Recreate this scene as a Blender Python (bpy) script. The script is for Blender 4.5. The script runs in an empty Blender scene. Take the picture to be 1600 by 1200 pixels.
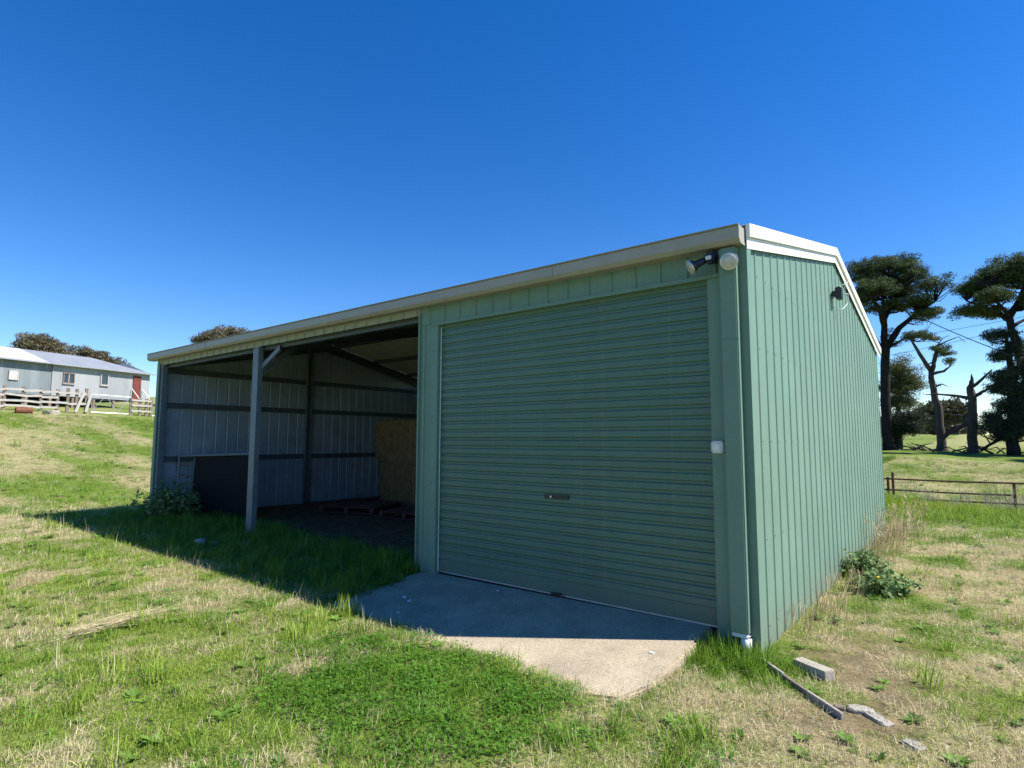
import bpy, bmesh, math, random
import numpy as np
from mathutils import Vector, Matrix
random.seed(7); rng = np.random.default_rng(7)
R = math.radians
scene = bpy.context.scene
COL = scene.collection

# ------------------------------------------------------------------ camera
FPX, YAW, PITCH, ROLL = 913.4, 0.6747, 0.0954, 0.0021
CAM = np.array([1.286, -4.3414, 1.3489])
_f = np.array([-math.sin(YAW)*math.cos(PITCH), math.cos(YAW)*math.cos(PITCH), math.sin(PITCH)])
_r = np.array([math.cos(YAW), math.sin(YAW), 0.0]); _u = np.cross(_r, _f)
_r, _u = math.cos(ROLL)*_r+math.sin(ROLL)*_u, math.cos(ROLL)*_u-math.sin(ROLL)*_r
cd = bpy.data.cameras.new('camera'); cam = bpy.data.objects.new('camera', cd); COL.objects.link(cam)
cd.sensor_width = 36; cd.lens = FPX/1600*36; cd.clip_start = .05; cd.clip_end = 8000
cam.matrix_world = Matrix(((_r[0], _u[0], -_f[0], CAM[0]), (_r[1], _u[1], -_f[1], CAM[1]), (_r[2], _u[2], -_f[2], CAM[2]), (0, 0, 0, 1)))
scene.camera = cam
scene.render.resolution_x, scene.render.resolution_y = 1024, 768

# ------------------------------------------------------------------ sky, sun, exposure
SUN = Vector((2.25, 1.2, 2.96)).normalized()
w = bpy.data.worlds.new('World'); scene.world = w; w.use_nodes = True
nt = w.node_tree; nt.nodes.clear()
sky = nt.nodes.new('ShaderNodeTexSky'); sky.sky_type = 'NISHITA'; sky.sun_disc = False
sky.sun_elevation = math.asin(SUN.z); sky.sun_rotation = math.atan2(SUN.x, SUN.y)
sky.air_density = 1.0; sky.dust_density = 0.0; sky.ozone_density = 3.0; sky.altitude = 700
hsv = nt.nodes.new('ShaderNodeHueSaturation'); hsv.inputs['Saturation'].default_value = 1.37; hsv.inputs['Hue'].default_value = .511
bg = nt.nodes.new('ShaderNodeBackground'); bg.inputs['Strength'].default_value = 0.106
wo = nt.nodes.new('ShaderNodeOutputWorld')
nt.links.new(sky.outputs[0], hsv.inputs['Color']); nt.links.new(hsv.outputs[0], bg.inputs['Color']); nt.links.new(bg.outputs[0], wo.inputs['Surface'])
sl = bpy.data.lights.new('sun', 'SUN'); sl.energy = 5.0; sl.angle = R(.53); sl.color = (1, .955, .88)
so = bpy.data.objects.new('sun', sl); COL.objects.link(so)
so.rotation_euler = SUN.to_track_quat('Z', 'Y').to_euler(); so.location = (20, 12, 30)
vs = scene.view_settings; vs.view_transform = 'Standard'; vs.look = 'None'; vs.exposure = 0.84; vs.gamma = 1
scene.cycles.max_bounces = 6; scene.cycles.diffuse_bounces = 3; scene.cycles.glossy_bounces = 2; scene.cycles.transmission_bounces = 3

# ------------------------------------------------------------------ helpers
def pt(px, py, x=None, y=None, z=None):
    d = _f*FPX+_r*(px-800)-_u*(py-600)
    if y is not None: t = (y-CAM[1])/d[1]
    elif x is not None: t = (x-CAM[0])/d[0]
    else: t = (z-CAM[2])/d[2]
    return CAM+t*d
def ss(a, b, t):
    t = np.clip((np.asarray(t, float)-a)/(b-a), 0, 1); return t*t*(3-2*t)
_perm = np.random.default_rng(3).random((256, 256))
def vn(x, y):
    xi = np.floor(x).astype(int); yi = np.floor(y).astype(int); fx = x-xi; fy = y-yi
    fx = fx*fx*(3-2*fx); fy = fy*fy*(3-2*fy)
    g = lambda a, b: _perm[a & 255, b & 255]
    return (g(xi, yi)*(1-fx)+g(xi+1, yi)*fx)*(1-fy)+(g(xi, yi+1)*(1-fx)+g(xi+1, yi+1)*fx)*fy
def fbm(x, y, s=1.0, o=4):
    x = np.asarray(x, float)*s; y = np.asarray(y, float)*s; a = .5; t = 0; n = 0
    for i in range(o):
        t = t+a*vn(x+17.3*i, y+41.7*i); n += a; a *= .5; x = x*2.03; y = y*2.03
    return t/n
def H(x, y):
    x = np.asarray(x, float); y = np.asarray(y, float)
    z = -.06-.09*ss(-1.2, .3, x)-.06*ss(.3, 4.5, -y)
    u = np.maximum(0, -x-13)
    z = z+np.interp(u, [0, 3, 6, 12, 20, 32, 50, 70, 120, 300, 4000], [0, .06, .22, .8, 1.75, 3.2, 5.1, 7.1, 10, 12, 12])
    z = z+np.interp(y, [7, 9, 12, 15, 18.6, 25, 40, 58, 90, 200, 500, 4000], [0, -.03, -.17, -.33, -.44, -.36, .1, .66, 1.3, 3.1, 5, 6])
    z = z-.13*ss(-3.46, -3.32, x)*ss(-.30, -.44, x)*ss(-1.33, -1.17, y)*ss(.6, .3, y)
    far = ss(2, 14, np.hypot(x-CAM[0], y-CAM[1]))
    inside = ss(-.2, .6, y)*ss(7.4, 6.8, y)*ss(-10.9, -10.5, x)*ss(.5, 0, x)
    return z+(1-inside)*((fbm(x, y, .9)-.5)*.07+(fbm(x+50, y, .15)-.5)*.5*far)
def Hs(x, y): return float(H(x, y))

def link(o, parent=None):
    COL.objects.link(o)
    if parent is not None: o.parent = parent
    return o
def tag(o, label=None, cat=None, group=None, kind=None):
    if label: o['label'] = label
    if cat: o['category'] = cat
    if group: o['group'] = group
    if kind: o['kind'] = kind
    return o
def empty(name, loc, label, cat, group=None, rz=0):
    o = bpy.data.objects.new(name, None); o.location = loc; o.rotation_euler = (0, 0, rz); o.empty_display_size = .2
    link(o); return tag(o, label, cat, group)

class MB:
    def __init__(s): s.v = []; s.f = []; s.m = []
    def quad(s, pts, m=0):
        n = len(s.v); s.v += [tuple(map(float, p)) for p in pts]; s.f.append(tuple(range(n, n+len(pts)))); s.m.append(m); return s
    def box(s, a, b, m=0):
        x0, y0, z0 = a; x1, y1, z1 = b; n = len(s.v)
        s.v += [(x0, y0, z0), (x1, y0, z0), (x1, y1, z0), (x0, y1, z0), (x0, y0, z1), (x1, y0, z1), (x1, y1, z1), (x0, y1, z1)]
        for q in ((0, 3, 2, 1), (4, 5, 6, 7), (0, 1, 5, 4), (1, 2, 6, 5), (2, 3, 7, 6), (3, 0, 4, 7)):
            s.f.append(tuple(n+i for i in q)); s.m.append(m)
        return s
    def extrude(s, prof, p0, p1, xd, yd, m=0, closed=True, caps=True):
        """profile (list of 2d points) in the frame xd, yd swept from p0 to p1"""
        p0, p1, xd, yd = map(lambda a: np.array(a, float), (p0, p1, xd, yd)); n = len(s.v); k = len(prof)
        for P in (p0, p1):
            for (a, b) in prof: s.v.append(tuple(P+xd*a+yd*b))
        for i in range(k if closed else k-1):
            j = (i+1) % k; s.f.append((n+i, n+j, n+k+j, n+k+i)); s.m.append(m)
        if closed and caps:
            s.f.append(tuple(n+i for i in range(k))[::-1]); s.m.append(m); s.f.append(tuple(n+k+i for i in range(k))); s.m.append(m)
        return s
    def beam(s, p0, p1, wd, ht, up=(0, 0, 1), m=0):
        p0 = np.array(p0, float); p1 = np.array(p1, float); d = p1-p0; d /= np.linalg.norm(d)
        x = np.cross(d, up); x /= np.linalg.norm(x); y = np.cross(x, d)
        return s.extrude([(-wd/2, -ht/2), (wd/2, -ht/2), (wd/2, ht/2), (-wd/2, ht/2)], p0, p1, x, y, m)
    def tube(s, pts, rad, n=8, m=0, jit=0):
        pts = [np.array(p, float) for p in pts]; k = len(pts); base = len(s.v)
        for i, p in enumerate(pts):
            d = pts[min(i+1, k-1)]-pts[max(i-1, 0)]; d = d/(np.linalg.norm(d)+1e-9)
            a = np.cross(d, (0, 0, 1) if abs(d[2]) < .9 else (1, 0, 0)); a /= np.linalg.norm(a); b = np.cross(d, a)
            r = rad[i] if hasattr(rad, '__len__') else rad
            for j in range(n):
                t = 2*math.pi*j/n; rr = r*(1+jit*(random.random()-.5))
                s.v.append(tuple(p+(a*math.cos(t)+b*math.sin(t))*rr))
        for i in range(k-1):
            for j in range(n):
                jj = (j+1) % n; s.f.append((base+i*n+j, base+i*n+jj, base+(i+1)*n+jj, base+(i+1)*n+j)); s.m.append(m)
        s.f.append(tuple(base+j for j in range(n))[::-1]); s.m.append(m)
        s.f.append(tuple(base+(k-1)*n+j for j in range(n))); s.m.append(m)
        return s
    def mesh(s, name, mats, bevel=0, smooth=False):
        me = bpy.data.meshes.new(name); me.from_pydata(s.v, [], s.f)
        if not isinstance(mats, (list, tuple)): mats = [mats]
        for m in mats: me.materials.append(m)
        if len(mats) > 1: me.polygons.foreach_set('material_index', s.m)
        bm = bmesh.new(); bm.from_mesh(me)
        bmesh.ops.recalc_face_normals(bm, faces=bm.faces)
        if bevel: bmesh.ops.bevel(bm, geom=list(bm.edges), offset=bevel, segments=2, affect='EDGES', clamp_overlap=True)
        bm.to_mesh(me); bm.free()
        if smooth: me.polygons.foreach_set('use_smooth', [True]*len(me.polygons))
        return me
    def build(s, name, mats, parent=None, bevel=0, smooth=False, loc=None, rot=None):
        o = bpy.data.objects.new(name, s.mesh(name, mats, bevel, smooth))
        if loc is not None: o.location = loc
        if rot is not None: o.rotation_euler = rot
        return link(o, parent)
def inst(name, me, parent=None, loc=None, rot=None):
    o = bpy.data.objects.new(name, me)
    if loc is not None: o.location = loc
    if rot is not None: o.rotation_euler = rot
    return link(o, parent)

# ------------------------------------------------------------------ materials
def mat(name, c, rough=.6, metal=0, spec=.4, var=.12, scale=6, bump=0, bscale=60, c2=None, stretch=None, weather=0, vary=0, splash=0):
    m = bpy.data.materials.new(name); m.use_nodes = True; t = m.node_tree; n = t.nodes; L = t.links
    b = n['Principled BSDF']; b.inputs['Roughness'].default_value = rough; b.inputs['Metallic'].default_value = metal
    b.inputs['Specular IOR Level'].default_value = spec
    tc = n.new('ShaderNodeTexCoord'); mp = n.new('ShaderNodeMapping'); L.new(tc.outputs['Object'], mp.inputs[0])
    if stretch: mp.inputs['Scale'].default_value = stretch
    no = n.new('ShaderNodeTexNoise'); no.inputs['Scale'].default_value = scale; no.inputs['Detail'].default_value = 6; no.inputs['Roughness'].default_value = .65
    L.new(mp.outputs[0], no.inputs['Vector'])
    cr = n.new('ShaderNodeValToRGB'); L.new(no.outputs['Fac'], cr.inputs[0])
    if c2 is None:
        lo = [max(0, v*(1-var)) for v in c]; hi = [min(1, v*(1+var)) for v in c]
    else: lo, hi = c, c2
    cr.color_ramp.elements[0].position = .32; cr.color_ramp.elements[1].position = .68
    cr.color_ramp.elements[0].color = (*lo, 1); cr.color_ramp.elements[1].color = (*hi, 1)
    out = cr.outputs[0]
    if weather:
        n2 = n.new('ShaderNodeTexNoise'); n2.inputs['Scale'].default_value = 1.3; n2.inputs['Detail'].default_value = 8; n2.inputs['Roughness'].default_value = .7
        mp2 = n.new('ShaderNodeMapping'); mp2.inputs['Scale'].default_value = (6, 6, .35); L.new(tc.outputs['Object'], mp2.inputs[0]); L.new(mp2.outputs[0], n2.inputs['Vector'])
        r2 = n.new('ShaderNodeMapRange'); r2.inputs[1].default_value = .52; r2.inputs[2].default_value = .8; r2.inputs[4].default_value = weather; L.new(n2.outputs['Fac'], r2.inputs[0])
        mx = n.new('ShaderNodeMix'); mx.data_type = 'RGBA'; L.new(r2.outputs[0], mx.inputs['Factor']); L.new(out, mx.inputs[6])
        mx.inputs[7].default_value = (.30, .27, .21, 1); out = mx.outputs[2]
    if splash:      # mud splashed up from the soil
        ge = n.new('ShaderNodeNewGeometry'); sx = n.new('ShaderNodeSeparateXYZ'); L.new(ge.outputs['Position'], sx.inputs[0])
        n3 = n.new('ShaderNodeTexNoise'); n3.inputs['Scale'].default_value = 7; n3.inputs['Detail'].default_value = 8; n3.inputs['Roughness'].default_value = .75; L.new(ge.outputs['Position'], n3.inputs['Vector'])
        r3 = n.new('ShaderNodeMapRange'); r3.inputs[1].default_value = .38; r3.inputs[2].default_value = -.15; L.new(sx.outputs['Z'], r3.inputs[0])
        ma = n.new('ShaderNodeMath'); ma.operation = 'MULTIPLY_ADD'; L.new(r3.outputs[0], ma.inputs[0]); ma.inputs[1].default_value = .75; L.new(n3.outputs['Fac'], ma.inputs[2])
        r4 = n.new('ShaderNodeMapRange'); r4.inputs[1].default_value = .72; r4.inputs[2].default_value = 1.3; r4.inputs[4].default_value = splash; L.new(ma.outputs[0], r4.inputs[0])
        m3 = n.new('ShaderNodeMix'); m3.data_type = 'RGBA'; L.new(r4.outputs[0], m3.inputs['Factor']); L.new(out, m3.inputs[6]); m3.inputs[7].default_value = (.20, .155, .10, 1); out = m3.outputs[2]
    if vary:
        oi = n.new('ShaderNodeObjectInfo'); r5 = n.new('ShaderNodeMapRange'); r5.inputs[3].default_value = 1-vary; r5.inputs[4].default_value = 1+vary; L.new(oi.outputs['Random'], r5.inputs[0])
        vm = n.new('ShaderNodeVectorMath'); vm.operation = 'SCALE'; L.new(out, vm.inputs[0]); L.new(r5.outputs[0], vm.inputs['Scale']); out = vm.outputs[0]
    L.new(out, b.inputs['Base Color'])
    rr = n.new('ShaderNodeMapRange'); rr.inputs[3].default_value = max(.05, rough-.1); rr.inputs[4].default_value = min(1, rough+.12)
    L.new(no.outputs['Fac'], rr.inputs[0]); L.new(rr.outputs[0], b.inputs['Roughness'])
    if bump:
        nb = n.new('ShaderNodeTexNoise'); nb.inputs['Scale'].default_value = bscale; nb.inputs['Detail'].default_value = 5; L.new(mp.outputs[0], nb.inputs['Vector'])
        bp = n.new('ShaderNodeBump'); bp.inputs['Strength'].default_value = bump; bp.inputs['Distance'].default_value = .02
        L.new(nb.outputs['Fac'], bp.inputs['Height']); L.new(bp.outputs[0], b.inputs['Normal'])
    return m
M = {}
M['green'] = mat('green_colour_steel', (.150, .248, .190), .5, 0, .35, .07, 1.5, .03, 3, weather=.25, vary=.035, splash=.4)
M['door'] = mat('green_door_steel', (.080, .157, .118), .42, 0, .45, .09, 1.2, .04, 3, weather=.3, vary=.05, splash=.45)
M['zinc'] = mat('bare_zinc_inner_face', (.28, .36, .44), .42, .1, .5, .15, 2.5, weather=.3)
M['galv'] = mat('galvanised_steel', (.135, .175, .205), .5, .2, .5, .2, 9, weather=.2)
M['girt'] = mat('shaded_girt_steel', (.085, .105, .125), .5, .2, .4, .2, 5)  # darker copy of the frame steel; shade on girts, purlins painted into the colour
M['white'] = mat('white_painted_trim', (.80, .79, .76), .45, 0, .4, .04, 3, weather=.12)
M['cream'] = mat('cream_gutter', (.34, .32, .275), .45, 0, .4, .06, 3, weather=.4)
M['roofunder'] = mat('roof_sheet', (.58, .61, .57), .5, .05, .4, .1, 3)
M['fascia'] = mat('pale_fascia_sheet', (.30, .32, .235), .5, 0, .4, .06, 3, weather=.3)
M['black'] = mat('black_plastic', (.018, .02, .024), .4, 0, .5, .2, 8)
M['rubber'] = mat('black_rubber', (.012, .012, .013), .8, 0, .2)
M['alu'] = mat('aluminium', (.6, .61, .62), .35, .7, .5, .08)
M['pvc'] = mat('white_pvc', (.78, .78, .77), .4, 0, .5, .05)
M['grey_plastic'] = mat('light_grey_plastic', (.62, .64, .64), .45, 0, .5, .05)
M['lens'] = mat('lamp_glass', (.46, .45, .41), .1, 0, .8, .15, 30)
M['conc'] = mat('concrete', (.34, .275, .185), .9, 0, .2, 0, 75, .5, 160, c2=(.60, .51, .37), weather=.0)
def stain(m):
    t = m.node_tree; n = t.nodes; L = t.links; b = n['Principled BSDF']; src = b.inputs['Base Color'].links[0].from_socket
    tc = n.new('ShaderNodeTexCoord'); a = n.new('ShaderNodeTexNoise'); a.inputs['Scale'].default_value = 2.2; a.inputs['Detail'].default_value = 9; a.inputs['Roughness'].default_value = .72; L.new(tc.outputs['Object'], a.inputs['Vector'])
    r = n.new('ShaderNodeMapRange'); r.inputs[1].default_value = .35; r.inputs[2].default_value = .68; r.inputs[3].default_value = .68; r.inputs[4].default_value = 1.1; L.new(a.outputs['Fac'], r.inputs[0])
    v = n.new('ShaderNodeVectorMath'); v.operation = 'SCALE'; L.new(src, v.inputs[0]); L.new(r.outputs[0], v.inputs['Scale'])
    L.new(v.outputs[0], b.inputs['Base Color'])
stain(M['conc'])
M['hay'] = mat('hay', (.11, .075, .04), .95, 0, .1, 0, 22, 1.0, 70, c2=(.28, .195, .10), stretch=(1, 1, .35))
M['hayblade'] = mat('hay_straws', (.22, .145, .06), .9, 0, .1, 0, 60, c2=(.50, .36, .17))
M['pallet'] = mat('maroon_pallet_timber', (.10, .045, .04), .85, 0, .2, .35, 8, .3, 30, stretch=(1, 6, 6))
M['oldwood'] = mat('weathered_timber', (.30, .26, .21), .9, 0, .15, 0, 10, .6, 40, c2=(.50, .46, .39), stretch=(1, 7, 7))
M['rail'] = mat('grey_yard_rail', (.36, .33, .30), .9, 0, .15, 0, 4, .4, 20, c2=(.48, .455, .42), stretch=(1, 1, 4))
M['post'] = mat('yard_post', (.20, .16, .13), .9, 0, .15, .3, 5, .4, 20)
M['rust'] = mat('rusty_pipe', (.10, .055, .035), .8, .2, .3, 0, 12, .3, 40, c2=(.20, .11, .07))
M['wool'] = mat('galvanised_iron_bright', (.30, .31, .325), .55, .1, .5, 0, .7, c2=(.45, .455, .465), stretch=(1, 1, .12))
M['wool2'] = mat('galvanised_iron_dull', (.17, .205, .22), .55, .1, .4, 0, .9, c2=(.30, .335, .345), stretch=(1, 1, .1))
M['wroof'] = mat('iron_roof_grey', (.30, .315, .33), .45, .2, .5, .08, 1)
M['wroof2'] = mat('iron_roof_bright', (.55, .57, .59), .45, .2, .5, .05, 1)
M['reddoor'] = mat('red_brown_door', (.15, .042, .03), .7, 0, .3, .2, 4)
M['glass'] = mat('window_glass', (.03, .04, .05), .08, 0, .8, .2, 3)
M['bark'] = mat('pine_bark', (.026, .023, .022), .95, 0, .1, .4, 3, .6, 12, stretch=(1, 1, .25))
M['deadbark'] = mat('dead_wood', (.075, .064, .058), .95, 0, .1, .35, 3, .6, 12, stretch=(1, 1, .25))
M['eucbark'] = mat('eucalypt_bark', (.30, .26, .23), .9, 0, .1, .3, 3)
M['stone'] = mat('pale_stone', (.26, .235, .19), .95, 0, .15, 0, 14, .9, 40, c2=(.46, .42, .35))
M['cable'] = mat('black_cable', (.03, .03, .03), .7)

def leafmat(name, a, b, trans=.25, inst=False, rough=.6):
    m = bpy.data.materials.new(name); m.use_nodes = True; t = m.node_tree; n = t.nodes; L = t.links; n.clear()
    out = n.new('ShaderNodeOutputMaterial'); df = n.new('ShaderNodeBsdfPrincipled'); tr = n.new('ShaderNodeBsdfTranslucent'); mx = n.new('ShaderNodeMixShader')
    df.inputs['Roughness'].default_value = rough; df.inputs['Specular IOR Level'].default_value = .25
    at = n.new('ShaderNodeAttribute'); at.attribute_name = 'tint'
    mix = n.new('ShaderNodeMix'); mix.data_type = 'RGBA'
    if inst:
        ai = n.new('ShaderNodeAttribute'); ai.attribute_type = 'INSTANCER'; ai.attribute_name = 'col'
        mr = n.new('ShaderNodeMapRange'); mr.inputs[3].default_value = .62; mr.inputs[4].default_value = 1.4; L.new(at.outputs['Fac'], mr.inputs[0])
        mul = n.new('ShaderNodeVectorMath'); mul.operation = 'SCALE'; L.new(ai.outputs['Color'], mul.inputs[0]); L.new(mr.outputs[0], mul.inputs['Scale'])
        c = mul.outputs[0]
    else:
        mix.inputs[6].default_value = (*a, 1); mix.inputs[7].default_value = (*b, 1); L.new(at.outputs['Fac'], mix.inputs['Factor']); c = mix.outputs[2]
    L.new(c, df.inputs['Base Color']); L.new(c, tr.inputs['Color']); mx.inputs[0].default_value = trans
    L.new(df.outputs[0], mx.inputs[1]); L.new(tr.outputs[0], mx.inputs[2]); L.new(mx.outputs[0], out.inputs[0])
    return m
M['grass'] = leafmat('grass_blades', 0, 0, .35, True)
M['pine'] = leafmat('pine_needles', (.026, .044, .016), (.13, .175, .055), .2)
M['pine_dark'] = leafmat('dark_needles', (.016, .028, .018), (.06, .08, .042), .15)
M['pine_pale'] = leafmat('pale_needles', (.07, .085, .028), (.24, .235, .085), .22)
M['euc'] = leafmat('eucalypt_leaves', (.06, .06, .035), (.24, .20, .115), .25)
M['olive'] = leafmat('olive_leaves', (.06, .065, .035), (.15, .14, .075), .2)
M['weed'] = leafmat('weed_leaves', (.08, .14, .04), (.26, .37, .14), .28)
M['drygrass'] = leafmat('dry_stalks', (.30, .22, .11), (.55, .44, .26), .3)
M['greygrass'] = leafmat('grey_thistle', (.22, .19, .15), (.42, .38, .31), .3)
M['straw'] = leafmat('cut_straw', (.55, .45, .25), (.82, .72, .46), .3)
M['yellow'] = mat('yellow_petals', (.7, .5, .03), .6)

# ground
def ground_mat():
    m = bpy.data.materials.new('ground_grass_and_soil'); m.use_nodes = True; t = m.node_tree; n = t.nodes; L = t.links; b = n['Principled BSDF']
    b.inputs['Roughness'].default_value = .95; b.inputs['Specular IOR Level'].default_value = .1
    tc = n.new('ShaderNodeTexCoord')
    def noise(s, d=5, stretch=None):
        x = n.new('ShaderNodeTexNoise'); x.inputs['Scale'].default_value = s; x.inputs['Detail'].default_value = d; x.inputs['Roughness'].default_value = .7
        L.new(tc.outputs['Object'], x.inputs['Vector']); return x.outputs['Fac']
    def ramp(f, c0, c1, p0=.35, p1=.65):
        r = n.new('ShaderNodeValToRGB'); r.color_ramp.elements[0].position = p0; r.color_ramp.elements[1].position = p1
        r.color_ramp.elements[0].color = (*c0, 1); r.color_ramp.elements[1].color = (*c1, 1); L.new(f, r.inputs[0]); return r.outputs[0]
    def mixc(f, a, c):
        x = n.new('ShaderNodeMix'); x.data_type = 'RGBA'; L.new(f, x.inputs['Factor']); L.new(a, x.inputs[6]); L.new(c, x.inputs[7]); return x.outputs[2]
    def attr(a):
        x = n.new('ShaderNodeAttribute'); x.attribute_name = a; return x.outputs['Fac']
    fine = noise(38, 6); mid = noise(7, 6)
    green = ramp(fine, (.06, .10, .014), (.20, .27, .045)); straw = ramp(fine, (.24, .19, .09), (.54, .46, .27)); dirt = ramp(mid, (.075, .052, .036), (.25, .17, .10))
    ad = n.new('ShaderNodeMath'); ad.operation = 'ADD'; L.new(attr('dry'), ad.inputs[0])
    sb = n.new('ShaderNodeMath'); sb.operation = 'MULTIPLY_ADD'; L.new(mid, sb.inputs[0]); sb.inputs[1].default_value = 1.1; sb.inputs[2].default_value = -.55; L.new(sb.outputs[0], ad.inputs[1])
    cl = n.new('ShaderNodeClamp'); L.new(ad.outputs[0], cl.inputs[0])
    c = mixc(cl.outputs[0], green, straw); c = mixc(attr('dirt'), c, dirt); L.new(c, b.inputs['Base Color'])
    bp = n.new('ShaderNodeBump'); bp.inputs['Strength'].default_value = .7; bp.inputs['Distance'].default_value = .05; L.new(fine, bp.inputs['Height']); L.new(bp.outputs[0], b.inputs['Normal'])
    return m
M['ground'] = ground_mat()

# ------------------------------------------------------------------ ground
LX = -10.61; JX = -3.5; DX0 = -3.185; DX1 = -.285; PX = -7.04; D = 7.0; DT = 2.60; WT = 2.75; SLOPE = .74/3.5
def cloverf(x, y):
    return np.exp(-(((x+1.35)/1.15)**2+((y+1.85-.12*(x+1.35))/.72)**2)**2)*.8+(fbm(x, y, 2.4)-.5)*1.1
def masks(x, y):
    """dryness, soil, lushness of the turf at a place"""
    x = np.asarray(x, float); y = np.asarray(y, float)
    n1 = fbm(x, y, 1.1, 4); n2 = fbm(x+90, y+30, 3.2, 3); n3 = fbm(x+9, y-60, .12, 3)
    dry = .10+ss(.40, .66, n1*.55+n2*.45)*.72
    # far paddocks: broad streaks of cured grass
    farL = ss(-13, -18, x); st = fbm(x*.22+4, y*.75, 1.0, 4); dry = dry*(1-farL)+farL*ss(.40, .66, st)*.7
    farR = ss(17, 24, y); st2 = fbm(x*.9, y*.35+11, .55, 4); dry = dry*(1-farR)+farR*ss(.36, .58, st2)*ss(47, 41, y)*.62
    right = ss(.0, .3, x)*ss(-1.6, -.2, y)*ss(9.5, 6.0, y+.8*x); dry = np.maximum(dry, right*.95*ss(.33, .55, n2*.55+n1*.45)*ss(4.6, 1.5, x))
    dry = np.maximum(dry, .45*ss(62, 70, y))
    lush = ss(-12, -10.5, x)*ss(-3.1, -3.5, x)*ss(-1.7, -.9, y)                       # moist shade before the open bays
    clover = ss(.25, .75, cloverf(x, y))
    cl2 = np.exp(-(((x+.25)/.5)**2+((y+.15)/.42)**2)**2)                               # tuft by the corner
    back = ss(7.5, 9, y)*ss(17.5, 15, y)
    lush = np.clip(np.maximum.reduce([lush, clover, cl2, back*.5]), 0, 1)
    dry = dry*(1-.85*lush)*(1-.8*ss(7.5, 9.5, y+.5*x)*ss(21, 17, y))
    edge = .55+.5*(fbm(x, y, 1.3)-.5)+.5*ss(-6.5, -4, x)*0
    inside = ss(edge-.15, edge+.35, y-.35*ss(-8, -10, x)+.25*ss(-7.5, -4.5, x))*ss(-10.75, -10.6, x)*ss(-3.35, -3.45, x)*ss(7.2, 7.0, y)
    bare = ss(.0, .15, x)*ss(-1.3, -.7, y)*ss(2.2, .6, y)*ss(1.7, .7, x)*ss(.46, .64, fbm(x+3, y+8, 2.6, 4))*.7
    dirt = np.clip(np.maximum(inside, bare), 0, 1)
    return dry, dirt, lush
def axis(lo, hi, step, far, g=1.16):
    a = list(np.arange(lo, hi+1e-6, step)); s = step
    while a[-1] < far: s *= g; a.append(a[-1]+s)
    s = step; b = [a[0]]
    while b[-1] > -far: s *= g; b.append(b[-1]-s)
    return np.array(b[:0:-1]+a)
ax = axis(-15, 5, .11, 3500); ay = axis(-5, 9, .11, 3500)
GX, GY = np.meshgrid(ax, ay, indexing='ij'); nx, ny = GX.shape
GZ = H(GX, GY)
me = bpy.data.meshes.new('ground')
idx = np.arange(nx*ny).reshape(nx, ny)
F = np.stack([idx[:-1, :-1], idx[1:, :-1], idx[1:, 1:], idx[:-1, 1:]], -1).reshape(-1, 4)
me.vertices.add(nx*ny); me.vertices.foreach_set('co', np.stack([GX, GY, GZ], -1).reshape(-1).astype(np.float32))
me.loops.add(F.size); me.loops.foreach_set('vertex_index', F.reshape(-1).astype(np.int32))
me.polygons.add(len(F)); me.polygons.foreach_set('loop_start', np.arange(0, F.size, 4, dtype=np.int32)); me.update(calc_edges=True)
dry, dirt, lush = masks(GX, GY)
for nm, a in (('dry', dry), ('dirt', dirt)):
    at = me.attributes.new(nm, 'FLOAT', 'POINT'); at.data.foreach_set('value', a.reshape(-1).astype(np.float32))
me.materials.append(M['ground']); me.polygons.foreach_set('use_smooth', [True]*len(F))
ground = link(bpy.data.objects.new('ground', me)); tag(ground, kind='structure')

# concrete apron before the roller door: a shallow ramp
ab = bmesh.new()
SX0, SX1, SY0, SY1 = -3.42, -.33, .10, -1.30
N = 22; rows = []
for i in range(N+1):
    row = []
    for j in range(10):
        u = i/N; v = j/9; x = SX0+(SX1-SX0)*u; y = SY0+(SY1-SY0)*v
        if j == 9: y += .02*math.sin(7*u)+.012*random.uniform(-1, 1)
        if i == 0: x += .03*random.uniform(-1, 1)
        z = -.012-.112*max(0, (v-.07)/.93)-.035*(1-u)*.6
        if i >= N-1 and j >= 8: x -= .05*(i-N+2)*(j-7)*.5; y += .035*(i-N+2)*(j-7)*.5
        if i == N: x += .012*random.uniform(-1, 1)
        row.append(ab.verts.new((x, y, z)))
    rows.append(row)
for i in range(N):
    for j in range(9): ab.faces.new((rows[i][j], rows[i][j+1], rows[i+1][j+1], rows[i+1][j]))
edge = [e for e in ab.edges if e.is_boundary]
r = bmesh.ops.extrude_edge_only(ab, edges=edge)
for v in [g for g in r['geom'] if isinstance(g, bmesh.types.BMVert)]: v.co.z -= .16
bmesh.ops.recalc_face_normals(ab, faces=ab.faces)
rim = [e for e in ab.edges if len(e.link_faces) == 2 and abs(e.link_faces[0].normal.z-e.link_faces[1].normal.z) > .5]
bmesh.ops.bevel(ab, geom=rim, offset=.015, segments=2, affect='EDGES')
am = bpy.data.meshes.new('concrete_apron'); ab.to_mesh(am); ab.free(); am.materials.append(M['conc'])
tag(link(bpy.data.objects.new('concrete_apron', am)), kind='structure')

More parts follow.
